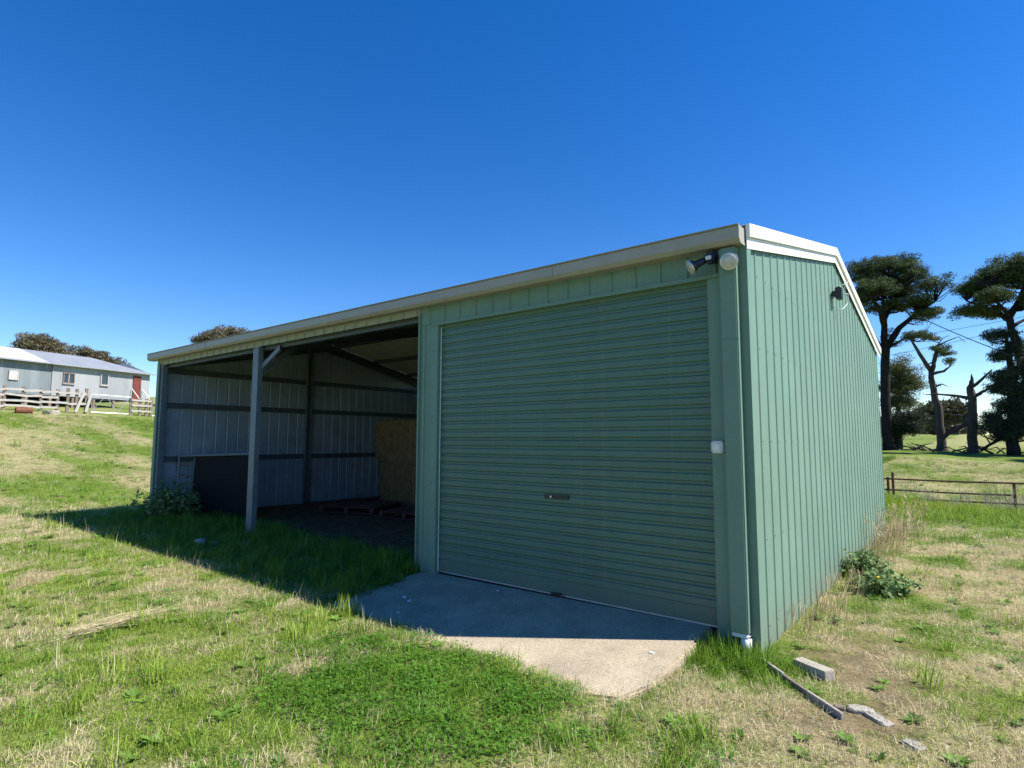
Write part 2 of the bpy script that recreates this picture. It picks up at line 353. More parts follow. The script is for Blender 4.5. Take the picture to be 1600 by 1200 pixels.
# ------------------------------------------------------------------ farm shed
shed = empty('farm_shed', (0, 0, 0), 'pale green ribbed steel farm shed with a roller door and two open bays', 'shed')
RIB = .2225
def ribbed(name, u0, u1, origin, ud, nd, zb, ztop, first, mats, parent, rib_h=.009, rib=RIB, vd=(0, 0, 1), tag_extra=None):
    """ribbed cladding sheet from u0 to u1; ztop(u) gives its upper edge; ribs at first + k*rib, standing out along nd"""
    us = {u0: 0, u1: 0}; k = math.ceil((u0-first-.03)/rib)
    while first+k*rib < u1+.03:
        c = first+k*rib
        for du, hh in ((-.017, 0), (-.009, 1), (.009, 1), (.017, 0)):
            if u0 < c+du < u1: us[c+du] = hh
        for q in (.35, .65):      # shallow swages in the pan
            cc = c+rib*q
            for du, hh in ((-.008, 0), (0, .12), (.008, 0)):
                if u0 < cc+du < u1: us[cc+du] = hh
        k += 1
    if callable(ztop):
        for br in getattr(ztop, 'breaks', []):
            if u0 < br < u1: us.setdefault(br, 0)
    us = sorted(us.items()); o = np.array(origin, float); ud = np.array(ud, float); nd = np.array(nd, float); vd = np.array(vd, float)
    mb = MB(); P = []
    for u, hh in us:
        zt = ztop(u) if callable(ztop) else ztop
        for th in (0, -.0025):
            b = o+ud*u+nd*(hh*rib_h+th)
            P.append((b+vd*zb, b+vd*zt))
    for i in range(len(us)-1):
        a, c = 2*i, 2*i+2
        mb.quad([P[a][0], P[c][0], P[c][1], P[a][1]], 0)
        mb.quad([P[a+1][0], P[a+1][1], P[c+1][1], P[c+1][0]], 1)
        mb.quad([P[a][1], P[c][1], P[c+1][1], P[a+1][1]], 0)
        mb.quad([P[a][0], P[a+1][0], P[c+1][0], P[c][0]], 0)
    me = bpy.data.meshes.new(name); me.from_pydata(mb.v, [], mb.f)
    for m in mats: me.materials.append(m)
    me.polygons.foreach_set('material_index', mb.m)
    # outward normals: make sure that the outer skin faces nd
    bm = bmesh.new(); bm.from_mesh(me); bm.normal_update()
    flip = [f for f in bm.faces if f.material_index == 0 and f.normal.dot(Vector(nd)) < -.2 or f.material_index == 1 and f.normal.dot(Vector(nd)) > .2]
    bmesh.ops.reverse_faces(bm, faces=flip); bm.to_mesh(me); bm.free()
    return link(bpy.data.objects.new(name, me), parent)
gable = lambda y: WT+.05+SLOPE*min(y, D-y)
gable_f = lambda y: gable(y)
gable_f.breaks = [D/2]
SK = [M['green'], M['zinc']]
W4 = 4*RIB
def wall_run(u0, u1, first, origin, ud, nd, zb, ztop):
    cuts = [u0]; c = first-RIB*.5+W4
    while c < u1-.05:
        if c > u0+.1: cuts.append(c)
        c += W4
    cuts.append(u1)
    for a, b in zip(cuts, cuts[1:]): ribbed('wall_sheet', a, b, origin, ud, nd, zb, ztop, first, SK, shed)
wall_run(.0, D, .245, (0, 0, 0), (0, 1, 0), (1, 0, 0), -.17, gable_f)                       # sunlit gable wall
wall_run(.0, D, .19, (LX, 0, 0), (0, 1, 0), (-1, 0, 0), -.10, gable_f)                      # far gable wall
wall_run(LX, 0, LX+.12, (0, D, 0), (1, 0, 0), (0, 1, 0), -.16, WT+.05)                      # back wall
wall_run(.12, D-.02, .2, (JX+.03, 0, 0), (0, 1, 0), (-1, 0, 0), -.08, gable_f)              # dividing wall
# front: header over the door, strip over the open bays, door jambs
hcuts = [JX, -2.60, -1.71, -.82, -.03]
for a, b in zip(hcuts, hcuts[1:]): ribbed('header_sheet', a, b, (0, 0, 0), (1, 0, 0), (0, -1, 0), DT, WT+.07, -3.11, SK, shed, .014)
fc = [LX]+[LX+.9*i for i in range(1, 8)]+[JX-.003]
for a, b in zip(fc, fc[1:]): ribbed('fascia_sheet', a, b, (0, 0, 0), (1, 0, 0), (0, -1, 0), WT-.035, WT+.10, -3.11, [M['fascia'], M['zinc']], shed, .014, .222)
ribbed('jamb_sheet', JX, -3.30, (0, .001, 0), (1, 0, 0), (0, -1, 0), -.09, DT-.002, -3.405, SK, shed, .016)
MB().box((-3.30, -.012, -.055), (-3.19, .075, DT-.004)).build('door_jamb', M['green'], shed, .004)
MB().box((-.28, -.010, -.10), (-.175, .075, DT-.004)).build('door_jamb', M['green'], shed, .004)
ribbed('jamb_sheet', -.172, -.03, (0, .006, 0), (1, 0, 0), (0, -1, 0), -.14, DT-.002, -.6, SK, shed, .016)
MB().extrude([(-.004, 0), (-.024, 0), (-.024, -.03), (.06, -.03), (.06, -.026), (-.004, -.026)], (-3.30, 0, DT), (-.175, 0, DT), (0, 1, 0), (0, 0, 1)).build('header_flashing', M['green'], shed)
MB().extrude([(-.075, -.004), (.004, -.004), (.004, .07), (.026, .07), (.026, -.027), (-.075, -.027)], (0, 0, -.165), (0, 0, WT+.03), (1, 0, 0), (0, 1, 0)).build('corner_flashing', M['green'], shed)
MB().extrude([(.075, -.004), (-.004, -.004), (-.004, .07), (-.026, .07), (-.026, -.024), (.075, -.024)], (LX, 0, -.09), (LX, 0, WT+.0), (1, 0, 0), (0, 1, 0)).build('corner_flashing', M['green'], shed)
# edge trim of the jamb sheet beside the open bay
MB().extrude([(-.01, -.006), (.012, -.022), (.03, -.022), (.03, .10), (-.01, .10)], (JX-.0, 0, -.09), (JX-.0, 0, WT-.02), (1, 0, 0), (0, 1, 0)).build('jamb_trim', M['green'], shed)

# roller door
door = MB().box((DX0, .044, .0), (DX1, .060, .128)).build('roller_door', M['door'], shed, .004)
PITCH_S = .0832; NS = 30
sp = [(0, -.012), (.003, -.0128), (.046, -.0128), (.049, -.012), (.055, -.001), (.0575, .0), (.073, .0), (.0755, -.001), (PITCH_S, -.012)]
smb = MB()
for (z0, y0), (z1, y1) in zip(sp, sp[1:]):
    smb.quad([(DX0, y0, z0), (DX1, y0, z0), (DX1, y1, z1), (DX0, y1, z1)])
smb.quad([(DX0, .008, 0), (DX0, .008, PITCH_S), (DX1, .008, PITCH_S), (DX1, .008, 0)])
slat_me = bpy.data.meshes.new('slat'); slat_me.from_pydata(smb.v, [], smb.f); slat_me.materials.append(M['door'])
for i in range(NS): inst('slat', slat_me, door, (0, .05+random.uniform(-.0012, .0012), .129+i*PITCH_S))
MB().box((DX0, .046, -.012), (DX1, .056, 0)).build('bottom_rail', M['alu'], door)
MB().box((DX0, .043, -.028), (DX1, .063, -.0125)).build('bottom_seal', M['rubber'], door)
lk = MB().box((-1.835, .028, .824), (-1.575, .038, .862)).build('lock_plate', M['black'], door, .003)
MB().tube([(-1.76, .027, .843), (-1.76, .022, .843)], .011, 10).build('keyhole', M['alu'], lk)
hd = MB().box((-1.76, .012, -.006), (-1.66, .042, .016)).build('lift_handle', M['black'], door, .006)
MB().tube([(-1.665, .03, .004), (-1.64, .026, .012), (-1.63, .026, .0), (-1.65, .026, -.008)], .004, 6).build('handle_loop', M['black'], hd)
MB().tube([(DX0-.006, .035, .0), (DX0-.004, .033, .03), (DX0-.007, .034, .5), (DX0-.006, .034, 1.6), (DX0-.006, .036, DT-.04)], .006, 6).build('door_seal_strip', M['pvc'], shed)

# gutter and barge capping
gp = [(-.002, .0), (-.105, -.0), (-.135, .03), (-.135, .112), (-.128, .122), (-.146, .124), (-.146, .130), (-.120, .130), (-.126, .035), (-.10, .010), (-.002, .010)]
GZ0 = WT+.018
gut = MB().extrude(gp, (LX-.145, -.022, GZ0+.03), (.012, -.022, GZ0), (0, 1, 0), (0, 0, 1)).build('gutter', M['cream'], shed)
for x in (LX-.148, .0125):
    MB().extrude([(-.002, -.002), (-.107, -.002), (-.138, .03), (-.138, .124), (-.002, .124)], (x, -.0215, GZ0+(.03 if x < -1 else 0)), (x+.003, -.0215, GZ0+(.03 if x < -1 else 0)), (0, 1, 0), (0, 0, 1)).build('gutter_end_cap', M['green'] if x < -1 else M['cream'], gut)
for k in range(3): MB().box((LX+2.2+k*3.4, -.1605, GZ0+.03-.0068*k), (LX+2.206+k*3.4, -.1565, GZ0+.148-.0088*k)).build('gutter_joint', M['cream'], gut)
def barge(y0, y1, lo, hi, x0, x1):
    z = lambda y: WT+SLOPE*min(y, D-y)
    mb = MB(); mb.extrude([(x0, lo), (x1, lo), (x1, hi), (x0, hi)], (0, y0, z(y0)), (0, y1, z(y1)), (1, 0, 0), (0, 0, 1))
    return mb.build('barge_capping', M['white'], shed, .003)
for xs in (0, LX):
    sg = 1 if xs == 0 else -1
    for (a, b) in ((-.02, D/2-.001), (D/2+.001, D+.16)):
        for lo, hi, x1 in ((.0, .085, .030), (.088, .185, .052)):
            z = lambda y: WT+SLOPE*(y if b < D/2+.01 else D-y)
            mb = MB(); mb.extrude([(.0225, lo), (x1, lo), (x1, hi), (.0225, hi)] if hi < .1 else [(-.12, hi-.004), (.0225, hi-.004), (.0225, lo), (x1, lo), (x1, hi), (-.12, hi)], (xs, a, z(a)), (xs, b, z(b)), (sg, 0, 0), (0, 0, 1))
            mb.build('barge_capping', M['white'], shed)
# roof sheets: underside visible through the open bays
RS = .7625
n_rs = 14; ang = math.atan(SLOPE); Ls = (D/2+.06)/math.cos(ang)
for i in range(n_rs):
    a = LX+i*(-LX/n_rs); b = LX+(i+1)*(-LX/n_rs)
    ribbed('roof_sheet', a, b, (0, -.06, WT+.135), (1, 0, 0), (0, -math.sin(ang), math.cos(ang)), 0, Ls, LX+.1, [M['roofunder'], M['roofunder']], shed, .02, .19, (0, math.cos(ang), math.sin(ang)))
    ribbed('roof_sheet', a, b, (0, D+.06, WT+.135), (1, 0, 0), (0, math.sin(ang), math.cos(ang)), 0, Ls, LX+.1, [M['roofunder'], M['roofunder']], shed, .02, .19, (0, -math.cos(ang), math.sin(ang)))
MB().extrude([(-.16, -.034), (0, 0), (.16, -.034), (.16, -.03), (0, .006), (-.16, -.03)], (LX-.05, D/2, WT+.135+SLOPE*(D/2+.06)+.03), (.05, D/2, WT+.135+SLOPE*(D/2+.06)+.03), (0, 1, 0), (0, 0, 1)).build('ridge_capping', M['cream'], shed)

# steel frame
def chan(p0, p1, xd, yd, wd=.15, fl=.064, th=.004, lip=.018):
    """C section: web along xd (wd), flanges along yd (fl)"""
    a, b = wd/2, fl
    prof = [(-a, 0), (a, 0), (a, b), (a-lip, b), (a-lip, b-th), (a-th, b-th), (a-th, th), (-a+th, th), (-a+th, b-th), (-a+lip, b-th), (-a+lip, b), (-a, b)]
    return MB().extrude(prof, p0, p1, xd, yd)
chan((PX-.03, .005, -.12), (PX-.03, .005, WT+.03), (1, 0, 0), (0, 1, 0), .155, .075).build('post', M['galv'], shed)
chan((LX+.085, .006, -.12), (LX+.085, .006, WT+.03), (1, 0, 0), (0, 1, 0), .15, .075).build('post', M['galv'], shed)
chan((JX+.125, .082, -.1), (JX+.125, .082, WT+.03), (1, 0, 0), (0, 1, 0), .15, .07).build('post', M['galv'], shed)
chan((-.11, .082, -.12), (-.11, .082, WT+.03), (1, 0, 0), (0, 1, 0), .13, .07).build('post', M['galv'], shed)
chan((LX+.004, 3.10, -.1), (LX+.004, 3.10, WT+SLOPE*3.1-.05), (0, 1, 0), (1, 0, 0), .15, .10).build('post', M['galv'], shed)
for x in (LX+.09, PX, JX+.13, -.11): chan((x, D-.08, -.1), (x, D-.08, WT), (1, 0, 0), (0, 1, 0), .13, .07).build('post', M['galv'], shed)
for x in (LX+.06, PX, JX+.12):
    for y0, y1 in ((.09, D/2), (D-.09, D/2)):
        z0 = WT-.02+SLOPE*.09; z1 = WT-.02+SLOPE*D/2
        chan((x, y0, z0), (x, y1, z1), (0, -SLOPE if y0 < 1 else SLOPE, 1), (1, 0, 0), .17, .065).build('rafter', M['girt'], shed)
for zg in (.98, 1.98, 2.63):
    chan((LX+.06, .165 if zg < 2.5 else .165, zg), (LX+.06, 3.02, zg), (0, 0, 1), (-1, 0, 0), .10, .055).build('girt', M['girt'], shed)
    chan((LX+.06, 3.18, zg), (LX+.06, D-.1, zg), (0, 0, 1), (-1, 0, 0), .10, .055).build('girt', M['girt'], shed)
    if zg < 2.5: chan((LX+.17, D-.06, zg), (JX, D-.06, zg), (0, 0, 1), (0, 1, 0), .10, .055).build('girt', M['girt'], shed)
for y in (.06,):
    chan((LX+.17, y+.03, WT-.005), (PX-.11, y+.03, WT-.005), (0, 0, 1), (0, 1, 0), .15, .06).build('eave_purlin', M['girt'], shed)
    chan((PX+.05, y+.03, WT-.005), (JX+.04, y+.03, WT-.005), (0, 0, 1), (0, 1, 0), .15, .06).build('eave_purlin', M['girt'], shed)
for yy in (1.0, 2.1, 3.25, 3.75, 4.9, 6.0):
    s = min(yy, D-yy); z = WT+.135+SLOPE*(s+.06)-.062
    MB().box((LX+.07, yy-.03, z-.04), (JX+.02, yy+.03, z+.046)).build('purlin', M['girt'], shed)
chan((PX, .10, 2.36), (PX, .62, 2.80), (0, -.6, .75), (1, 0, 0), .075, .05).build('knee_brace', M['galv'], shed)
chan((PX+.06, .05, 2.42), (PX+.55, .05, 2.66), (0, 0, 1), (0, 1, 0), .075, .04).build('knee_brace', M['galv'], shed)

# downpipe
dp = MB().box((-.158, -.098, .02), (-.034, -.030, WT+.01)).build('downpipe', M['green'], shed, .008)
MB().box((-.160, -.100, 2.08), (-.033, -.0285, 2.085)).build('joint', M['green'], dp)
MB().box((-.160, -.100, -.005), (-.031, -.027, .021)).build('pipe_adaptor', M['pvc'], dp, .012)
MB().tube([(-.06, -.065, -.01), (-.06, -.065, -.08), (-.055, -.075, -.17)], [.036, .034, .034], 14).build('drain_pipe', M['pvc'], dp, smooth=True)
# screw heads on the sunlit gable wall and the front
sc = MB()
for zr in (.0, .62, 1.34, 2.05, 2.61, 3.2):
    for k in range(32):
        y = .245+k*RIB+.05
        if y < D-.05 and zr < gable(y)-.1:
            sc.box((-.001, y-.0042, zr-.0042), (.005, y+.0042, zr+.0042))
for k in range(8):
    for zr in (.25, .9, 1.6, 2.3): sc.box((-3.262, -.016, zr-.005), (-3.252, -.010, zr+.005))
tag(sc.build('screw_heads', M['green'], shed), kind='stuff')

# security light with two lamp heads over the door
sec = empty('security_light', (-.21, -.02, 2.73), 'black twin security light with sensor above the right corner of the roller door', 'lamp')
def P(x, y, z): return (x, y, z)
MB().tube([(0, .0, 0), (0, -.05, 0)], [.055, .045], 14).build('mount', M['black'], sec, smooth=False)
sn = MB().box((-.035, -.135, -.075), (.035, -.055, .005)).build('sensor', M['black'], sec, .015)
MB().box((-.022, -.141, -.055), (.022, -.134, -.025)).build('sensor_window', M['grey_plastic'], sn, .003)
MB().box((-.02, -.07, .0), (.02, -.03, .05)).build('bracket', M['black'], sec, .008)
def lamphead(px, py, yl, d):
    d = np.array(d, float); d /= np.linalg.norm(d); c = pt(px, py, y=yl)-np.array([-.21, -.02, 2.73]); b = c-d*.12
    MB().tube([(0, -.05, .01), b], [.020, .017], 10).build('arm', M['black'], sec)
    h_ = MB().tube([b-d*.02, b, b+d*.045, b+d*.055, b+d*.095], [.020, .027, .028, .033, .056], 20).build('lamp_head', M['black'], sec, smooth=True)
    MB().tube([b+d*.094, b+d*.096, b+d*.106, b+d*.108], [.052, .062, .062, .057], 24).build('lamp_rim', M['alu'], h_)
    MB().tube([b+d*.104, b+d*.112, b+d*.118, b+d*.120], [.057, .050, .030, .006], 24).build('lamp_glass', M['lens'], h_, smooth=True)
lamphead(1075, 420, -.20, (-.75, -.50, -.45))
lamphead(1139, 408, -.20, (.22, -.92, -.22))
sb = empty('key_switch', (-.228, -.012, 1.30), 'white square switch box on the right door jamb', 'switch')
MB().box((-.045, -.035, -.045), (.045, .0015, .045)).build('box', M['grey_plastic'], sb, .006)
MB().tube([(0, -.034, 0), (0, -.040, 0)], .024, 16).build('switch_cover', M['white'], sb)
for a in (-.036, .036):
    for c in (-.036, .036): MB().tube([(a, -.034, c), (a, -.037, c)], .004, 8).build('screw', M['black'], sb)
q = pt(1311, 458, x=.08)
fl = empty('floodlight', (.022, q[1], q[2]), 'small black floodlight box high on the sunlit gable wall', 'lamp')
MB().box((.025, -.07, -.075), (.09, .07, .065)).build('housing', M['black'], fl, .012)
MB().box((-.015, -.03, -.035), (.031, .03, .03)).build('bracket', M['black'], fl, .004)
MB().tube([(.10, .09, .0), (.12, .20, .02), (.10, .26, -.08), (.06, .18, -.16), (.02, .10, -.18)], .006, 6).build('cable', M['grey_plastic'], fl, smooth=True)
MB().tube([(.10, .0, .09), (.12, .20, .16), (.08, .35, .20), (.05, .42, .12)], .006, 6).build('cable', M['grey_plastic'], fl, smooth=True)

# ------------------------------------------------------------------ things inside the open bays
def bale(loc, sx, sy, sz, rz, label):
    o = empty('hay_bale', loc, label, 'hay bale', None, rz)
    bm = bmesh.new(); bmesh.ops.create_cube(bm, size=1)
    bmesh.ops.subdivide_edges(bm, edges=bm.edges[:], cuts=26, use_grid_fill=True)
    for v in bm.verts:
        x, y, z = v.co; n = fbm(np.array([x*9+3*y]), np.array([z*9+loc[0]+4*y]), 1, 4)[0]-.5
        grooves = -.03*math.exp(-((abs(z)-.18)/.02)**2)
        k = 1+.10*n+grooves+rng.normal()*.006+.012*math.sin(x*sx*38+6*n); rnd = 1-.07*(abs(2*x)**6*abs(2*z)**6)-.03*(abs(2*x)**8)
        v.co = Vector((x*sx*k*rnd, y*sy*k*rnd, (z+.5)*sz*(1+(.16*n+.01*rng.normal())*(z+.5)**3)))
    me = bpy.data.meshes.new('bale'); bm.to_mesh(me); bm.free(); me.materials.append(M['hay']); me.polygons.foreach_set('use_smooth', [True]*len(me.polygons))
    link(bpy.data.objects.new('hay', me), o)
    mb = MB()
    for i in range(3800):   # straws sticking out of the front face
        x = random.uniform(-.5, .5)*sx*.97; z = random.uniform(.02, .98)*sz; y = -sy*.5*.97
        d = np.array([random.gauss(0, .5), -random.random()*.6, random.gauss(-.3, .5)]); d /= np.linalg.norm(d); l = random.uniform(.04, .11); p = np.array([x, y, z]); s = np.cross(d, (0, 1, .2)); s = s/np.linalg.norm(s)*.003
        mb.quad([p-s, p+s, p+d*l])
    m = mb.build('loose_straw', M['hayblade'], o); m['kind'] = 'stuff'
    for i in (-.3, 0, .3):
        xx = i*sx; MB().tube([(xx, -sy*.5-.006, .03), (xx+.01, -sy*.5-.012, sz*.5), (xx, -sy*.5-.006, sz*.97)], .004, 5).build('twine', M['rail'], o)
    return o
FZ = -.055
bale((-8.02, 4.62, FZ+.0), 2.3, 1.2, .92, 0, 'lower large square hay bale standing on the dirt floor')
bale((-8.12, 4.60, FZ+.905), 2.5, 1.2, .90, R(-1), 'upper large square hay bale lying on another bale')
def pallet(loc, rz, label, tilt=0):
    o = empty('timber_pallet', loc, label, 'pallet', 'pallets on the dirt floor', rz); o.rotation_euler = (tilt, 0, rz)
    me = MB().box((-.58, -.045, 0), (.58, .045, .018)).mesh('deck_board', M['pallet'], .002)
    for i in range(7): inst('deck_board', me, o, (0, -.53+i*.177, .105+random.uniform(-.002, .002)), (0, 0, random.uniform(-.01, .01)))
    mb2 = MB().box((-.04, -.575, .02), (.04, .575, .1045)).mesh('bearer', M['pallet'], .003)
    for x in (-.53, 0, .53): inst('bearer', mb2, o, (x, 0, 0))
    mb3 = MB().box((-.58, -.045, 0), (.58, .045, .019)).mesh('base_board', M['pallet'])
    for y in (-.5, 0, .5): inst('base_board', mb3, o, (0, y, 0))
    return o
pallet((-8.35, 2.95, FZ+.02), R(24), 'maroon timber pallet lying in front of the mid wall post')
pallet((-6.75, 3.15, FZ+.02), R(8), 'maroon timber pallet lying in front of the hay bales', R(1))
pl = MB().box((-1.25, -.06, 0), (1.25, .06, .09)).build('timber_plank', M['pallet'], None, .004, loc=(-9.6, 3.9, FZ), rot=(0, 0, R(78)))
tag(pl, 'dark timber plank lying along the inside of the end wall', 'plank')
# steel frame with a dark board in the weeds
fr = empty('pipe_rack', (-10.05, .45, -.05), 'grey pipe rack standing in the weeds at the open bay', 'rack')
T = .018
A = np.array([-.28, -.12, 0]); B = np.array([1.42, .42, 0]); C2 = np.array([-.15, .10, 0])
h = 1.09
MB().tube([A+(0, 0, -.1), A+(0, 0, h)], T, 10).build('leg', M['galv'], fr)
MB().tube([C2+(0, 0, -.1), C2+(0, 0, h-.03)], T, 10).build('leg', M['galv'], fr)
MB().tube([B+(0, 0, 0), B+(0, 0, h+.06)], T, 10).build('leg', M['galv'], fr)
MB().tube([A+(-.08, 0, h), B+(0, 0, h+.06)], .022, 10).build('top_rail', M['galv'], fr)
for zz in (.74, .92): MB().tube([A+(0, 0, zz), A+(B-A)*.17+(0, 0, zz)], .009, 8).build('rung', M['rust'], fr)
bo = MB().box((-.62, -.012, 0), (.92, .012, 1.13)).build('black_board', M['rubber'], None, .004, loc=(-9.46, .62, -.06), rot=(R(-3), 0, math.atan2(.62, 2.23)))
tag(bo, 'large black sheet leaning behind the pipe rack in the open bay', 'board')

# ------------------------------------------------------------------ plants by leaves
def leaves_obj(name, V, Fc, tint, m, parent=None):
    me = bpy.data.meshes.new(name); nv = len(V); k = Fc.shape[1]
    me.vertices.add(nv); me.vertices.foreach_set('co', np.asarray(V, np.float32).reshape(-1))
    me.loops.add(Fc.size); me.loops.foreach_set('vertex_index', Fc.reshape(-1).astype(np.int32))
    me.polygons.add(len(Fc)); me.polygons.foreach_set('loop_start', np.arange(0, Fc.size, k, dtype=np.int32)); me.update(calc_edges=True)
    at = me.attributes.new('tint', 'FLOAT', 'POINT'); at.data.foreach_set('value', np.asarray(tint, np.float32))
    me.materials.append(m); o = bpy.data.objects.new(name, me)
    return link(o, parent) if parent != 'none' else o
def leaf_quads(C, size, aspect, up_bias, tint):
    """quads of length size at centres C with random directions"""
    n = len(C); d = rng.normal(size=(n, 3)); d[:, 2] += up_bias; d /= np.linalg.norm(d, axis=1)[:, None]
    r = rng.normal(size=(n, 3)); s = np.cross(d, r); s /= np.linalg.norm(s, axis=1)[:, None]+1e-9
    L = (size*rng.uniform(.6, 1.3, n))[:, None]; Wd = L*aspect
    V = np.stack([C-d*L*.5, C+s*Wd*.5, C+d*L*.5, C-s*Wd*.5], 1).reshape(-1, 3)
    Fc = np.arange(4*n).reshape(n, 4); return V, Fc, np.repeat(tint, 4)
def tree(name, base, limbs, lobes, label, group, m, bark, nclump, nleaf, leaf=.28, cl=(.8, .35), asp=.5, twig=.05, up=.3, shell=.2, cat='tree'):
    """limbs: polylines [(p, r), ...] relative to base; lobes: (x, y, z, rx, ry, rz) relative to base"""
    o = empty(name, base, label, cat, group); mb = MB(); anchors = []
    for l in limbs:
        pts = []; rr = []
        for (p0, r0), (p1, r1) in zip(l, l[1:]):
            for t in (0, .33, .66):
                p = np.array(p0)*(1-t)+np.array(p1)*t; p = p+np.array([random.gauss(0, 1), random.gauss(0, 1), random.gauss(0, .5)])*(.14*(r0 if t else 0)); pts.append(p); rr.append(r0*(1-t)+r1*t)
        pts.append(np.array(l[-1][0])); rr.append(l[-1][1])
        mb.tube(pts, rr, 9, jit=.14); anchors += [(p, r) for p, r in zip(pts, rr)]
    AP = np.array([a[0] for a in anchors]) if anchors else np.zeros((1, 3)); AR = np.array([a[1] for a in anchors])
    vol = np.array([l[3]*l[4]*l[5] for l in lobes])**.67 if lobes else np.array([]); Cs = []; T = []
    if lobes:
        vol = vol/vol.sum()
        for k in range(nclump):
            l = lobes[rng.choice(len(lobes), p=vol)]
            d = rng.normal(size=3); d[2] = abs(d[2])*.9-.25 if rng.random() < shell else d[2]; d /= np.linalg.norm(d)
            q = min(1.35, abs(rng.normal(.72, .28))); c = np.array(l[:3])+d*np.array(l[3:])*q
            dist = np.linalg.norm(AP-c, axis=1)+np.where(AP[:, 2] > c[2]+.4, 2.5, 0); a = int(dist.argmin())
            if dist[a] > .3:
                p0 = AP[a]; mid = (p0+c)*.5+rng.normal(size=3)*.12*dist[a]; mid[2] -= .06*dist[a]
                r0 = min(AR[a]*.6, twig*(1+.35*dist[a])); mb.tube([p0, mid, c], [r0, r0*.7, .012], 5)
            s = rng.uniform(.45, 1.35); n = int(nleaf*s**1.5)
            P_ = rng.normal(size=(n, 3)); P_ /= np.linalg.norm(P_, axis=1)[:, None]; P_ *= (rng.random(n)**.4)[:, None]
            Cs.append(c+P_*np.array([cl[0], cl[0], cl[1]])*s); T.append(np.clip(rng.normal(.45, .16)+rng.normal(0, .16, n), 0, 1))
    mb.build('trunk', bark, o, smooth=True)
    if lobes:
        Cc = np.concatenate(Cs); V, Fc, t = leaf_quads(Cc, np.full(len(Cc), leaf), asp, up, np.concatenate(T)); leaves_obj('crown', V, Fc, t, m, o)
    return o

# ---- pines along the paddock (about 60 m off)
def rel(base, Y, pts):
    out = []
    for (px, py, dy, r) in pts: p = pt(px, py, y=Y+dy)-base; out.append((p, r))
    return out
def lob(base, Y, px, py, wpx, hpx, dy=0, ry=None):
    c = pt(px, py, y=Y+dy); e = pt(px+wpx, py, y=Y+dy); g = pt(px, py-hpx, y=Y+dy); rx = np.linalg.norm(e-c); rz = abs(g[2]-c[2])
    return (*(c-base), rx, ry if ry else rx*.85, rz)
def gbase(px, py, Y):
    p = pt(px, py, y=Y); return np.array([p[0], p[1], Hs(p[0], p[1])-.1])
GRP = 'old pines along the far side of the paddock'
Y = 58.; b = gbase(1388, 701, Y)
big_a = tree('pine_tree', b, [rel(b, Y, [(1388, 706, 0, .62), (1387, 690, 0, .45), (1383, 600, 0, .38), (1384, 545, 0, .33), (1382, 500, 0, .22), (1378, 450, 0, .1)]),
    rel(b, Y, [(1385, 560, 0, .30), (1362, 520, -1, .2), (1345, 470, -1.5, .1)]), rel(b, Y, [(1384, 545, 0, .32), (1405, 512, 1, .24), (1435, 487, 1.5, .16), (1462, 470, 2, .08)]),
    rel(b, Y, [(1382, 510, 0, .26), (1372, 480, -2, .18), (1352, 450, -3, .1)]), rel(b, Y, [(1382, 500, 0, .2), (1398, 470, 2, .15), (1420, 440, 3, .08)]),
    rel(b, Y, [(1386, 545, 0, .14), (1415, 528, 1, .08), (1445, 520, 2, .03)])],
    [lob(b, Y, 1340, 425, 36, 22), lob(b, Y, 1385, 418, 45, 20), lob(b, Y, 1420, 432, 40, 24), lob(b, Y, 1458, 447, 30, 14, 1), lob(b, Y, 1365, 450, 42, 17, -2), lob(b, Y, 1405, 458, 35, 12, 2), lob(b, Y, 1452, 490, 24, 10, 1.5, 1.5), lob(b, Y, 1345, 465, 25, 12, -1), lob(b, Y, 1438, 470, 20, 8, 1, 1.5), lob(b, Y, 1400, 478, 22, 9, 1, 2), lob(b, Y, 1365, 482, 16, 8, -1, 1.5), lob(b, Y, 1392, 530, 10, 14, 1, 1)],
    'tall umbrella pine with a dark trunk rising beside the shed gable', GRP, M['pine'], M['bark'], 230+330, 150, .19, (.55, .30), .24, .06)
Y = 61.; b = gbase(1405, 699, Y)
tree('pine_tree', b, [rel(b, Y, [(1405, 702, 0, .3), (1403, 650, 0, .25), (1405, 600, 0, .15), (1408, 565, 0, .06)]), rel(b, Y, [(1409, 700, 0, .12), (1402, 682, 0, .1), (1398, 664, 0, .06)])],
    [lob(b, Y, 1405, 580, 26, 20), lob(b, Y, 1418, 603, 26, 16), lob(b, Y, 1395, 610, 22, 22), lob(b, Y, 1410, 630, 22, 14)],
    'pale bushy pine growing behind the dark trunk of the umbrella pine', GRP, M['pine_pale'], M['bark'], 150, 210, .19, (.8, .42), .24)
Y = 59.; b = gbase(1400, 701, Y)
tree('pine_tree', b, [rel(b, Y, [(1400, 705, 0, .25), (1402, 670, 0, .2), (1405, 645, 0, .1)])],
    [lob(b, Y, 1402, 662, 32, 16), lob(b, Y, 1420, 650, 24, 10), lob(b, Y, 1388, 676, 18, 14), lob(b, Y, 1418, 672, 18, 9)],
    'low dark pine bush at the foot of the umbrella pine', GRP, M['pine_dark'], M['bark'], 110, 190, .19, (.75, .42), .24)
Y = 57.; b = gbase(1473, 703, Y)
